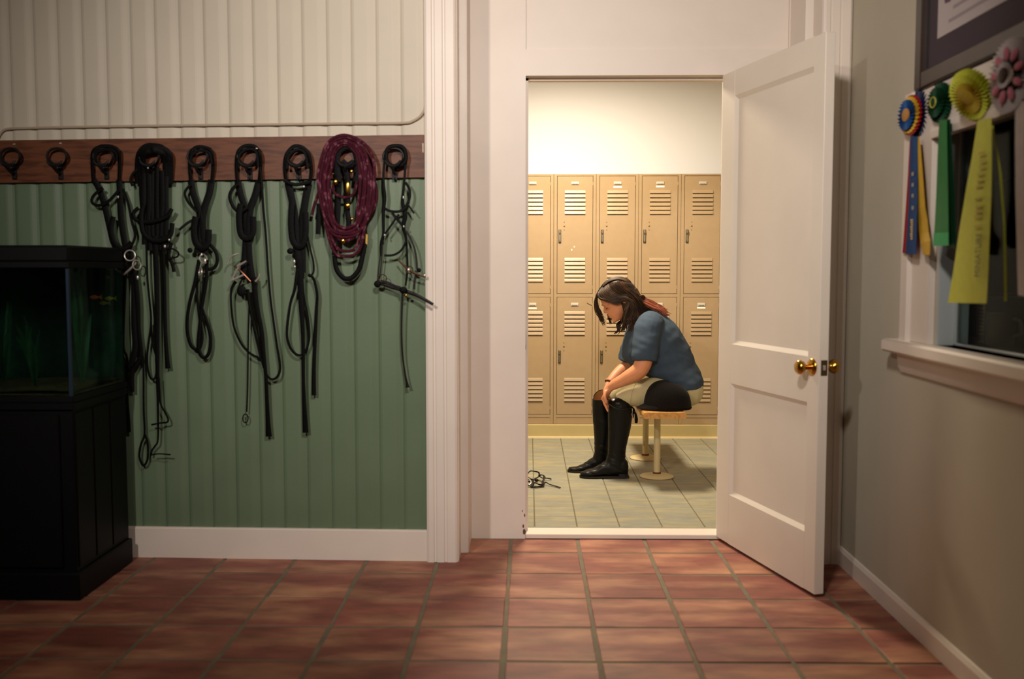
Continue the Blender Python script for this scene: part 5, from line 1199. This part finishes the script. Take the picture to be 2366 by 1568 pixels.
tail(rk, 'tail', [(2358, 240, 2420, 225), (2362, 360, 2430, 360), (2368, 600, 2440, 610)], [.045, .05, .04], s_pink)

# ================================================================== OFFICE THINGS BEHIND THE GLASS
m_cab = mat('brown_cabinet', (70, 58, 46), 0.5, vary=0.08, vscale=8)
cb = thing('filing_cabinet', (2.12, 4.2, 0), 'tall brown cabinet in the dark office behind the glass', 'cabinet')
MB().box((1.98, 4.0, 0), (2.34, 4.5, 1.62), 0.005).build('carcass', m_cab, cb)
for k in range(4): dd_ = MB().box((1.995, 3.985, 0.04 + .39 * k), (2.325, 4.0, 0.41 + .39 * k), 0.004).build('drawer', m_cab, cb); MB().box((2.12, 3.972, .28 + .39 * k), (2.20, 3.985, .30 + .39 * k), .003).build('handle', m_steel, dd_)
tag(MB().box((XR + 0.101, 1.75, 0.985), (XR + 0.50, 3.9, 1.004), 0.003).build('counter', mat('counter_dark', (46, 40, 36), 0.5)), 'dark counter inside the office under the window', 'counter')
mg = thing('mug', V((1.62, 3.22, 1.004)), 'pale grey mug on the counter behind the window glass', 'mug'); mp_ = atX(2312, 790, 1.52); mx_, my_ = mp_.x, mp_.y
mg.location = (mx_, my_, 1.0045); m_mug = mat('mug_glaze', (150, 142, 130), 0.35)
MB().lathe([(.038, 1.005), (.042, 1.01), (.043, 1.105), (.040, 1.105), (.039, 1.012), (.001, 1.011)], (mx_, my_, 0), 28).build('cup', m_mug, mg)
MB().tube([V((mx_ + .02, my_ - .036, 1.09)), V((mx_ + .03, my_ - .065, 1.082)), V((mx_ + .032, my_ - .068, 1.045)), V((mx_ + .02, my_ - .036, 1.03))], .005, n=8).build('handle', m_mug, mg)
def book(px_, X, w_, h_, d_, col, lab, letters=None):
    p = atX(px_, 770, X); t = thing('binder', (X, p.y, 1.004), lab, 'binder')
    MB().box((X, p.y - w_ / 2, 1.0045), (X + d_, p.y + w_ / 2, 1.0045 + h_), .003).build('cover', mat('binder_' + lab.split()[0] + lab.split()[1], col, 0.5), t)
    if letters:
        q = MB()
        for k in range(letters): q.box((X - .0008, p.y - w_ * .1 - (.006 if k % 2 else .010), 1.03 + k * .012), (X + .0002, p.y + w_ * .25, 1.036 + k * .012))
        q.build('spine_print', mat('spine_print', (150, 128, 92), 0.7), t)
book(2268, 1.50, .075, .150, .20, (62, 54, 58), 'brown grey binder with printed spine behind the window glass', 9)
book(2215, 1.56, .10, .155, .20, (16, 20, 22), 'black wide binder behind the window glass, left of the printed one')

# ================================================================== LAMPS OUT OF VIEW (the doorway one is an added fill)
m_lampw = mat('lamp_housing_white', (230, 230, 228), 0.5)
def emat(name, col, s_): return mat(name, (255, 255, 255), 0.5, emit=col, estr=s_)
lf = thing('ceiling_light', LOCK_POS, 'flat rectangular ceiling fixture of the locker room', 'ceiling light')
MB().box(LOCK_POS + V((-.19, -.34, -.045)), LOCK_POS + V((.19, .34, .10)), .01).build('housing', m_lampw, lf)
MB().box(LOCK_POS + V((-.165, -.31, -.060)), LOCK_POS + V((.165, .31, -.0455)), .004).build('diffuser', emat('warm_diffuser', (255, 226, 180), 3.0), lf)
def spot_fixture(pos, aim, lab):
    t = thing('spot_lamp', pos + V((0, 0, .12)), lab, 'spot lamp')
    dr = (aim - pos).normalized(); Mq = dr.to_track_quat('Z', 'Y').to_matrix()
    hs = MB().lathe([(.146, .02), (.150, .02), (.149, -.04), (.119, -.12), (.064, -.165), (.01, -.170)], pos, 28, Mq)
    hs.f = [f for f in hs.f if not (len(f) == 28 and max(f) <= 27)]      # open at the front
    hs.build('shade', m_lampw, t)
    MB().tube([pos - dr * .16, pos - dr * .16 + V((0, 0, .03)), V((pos.x - dr.x * .16, pos.y - dr.y * .16, ZC - .002))], .010, n=8, smooth=False).build('stem', m_lampw, t)
spot_fixture(SPOT_POS, SPOT_AIM, 'white spotlight on the hall ceiling nearer the aquarium')
spot_fixture(FILL_POS, FILL_AIM, 'added fill lamp in a white spotlight housing, facing the doorway')
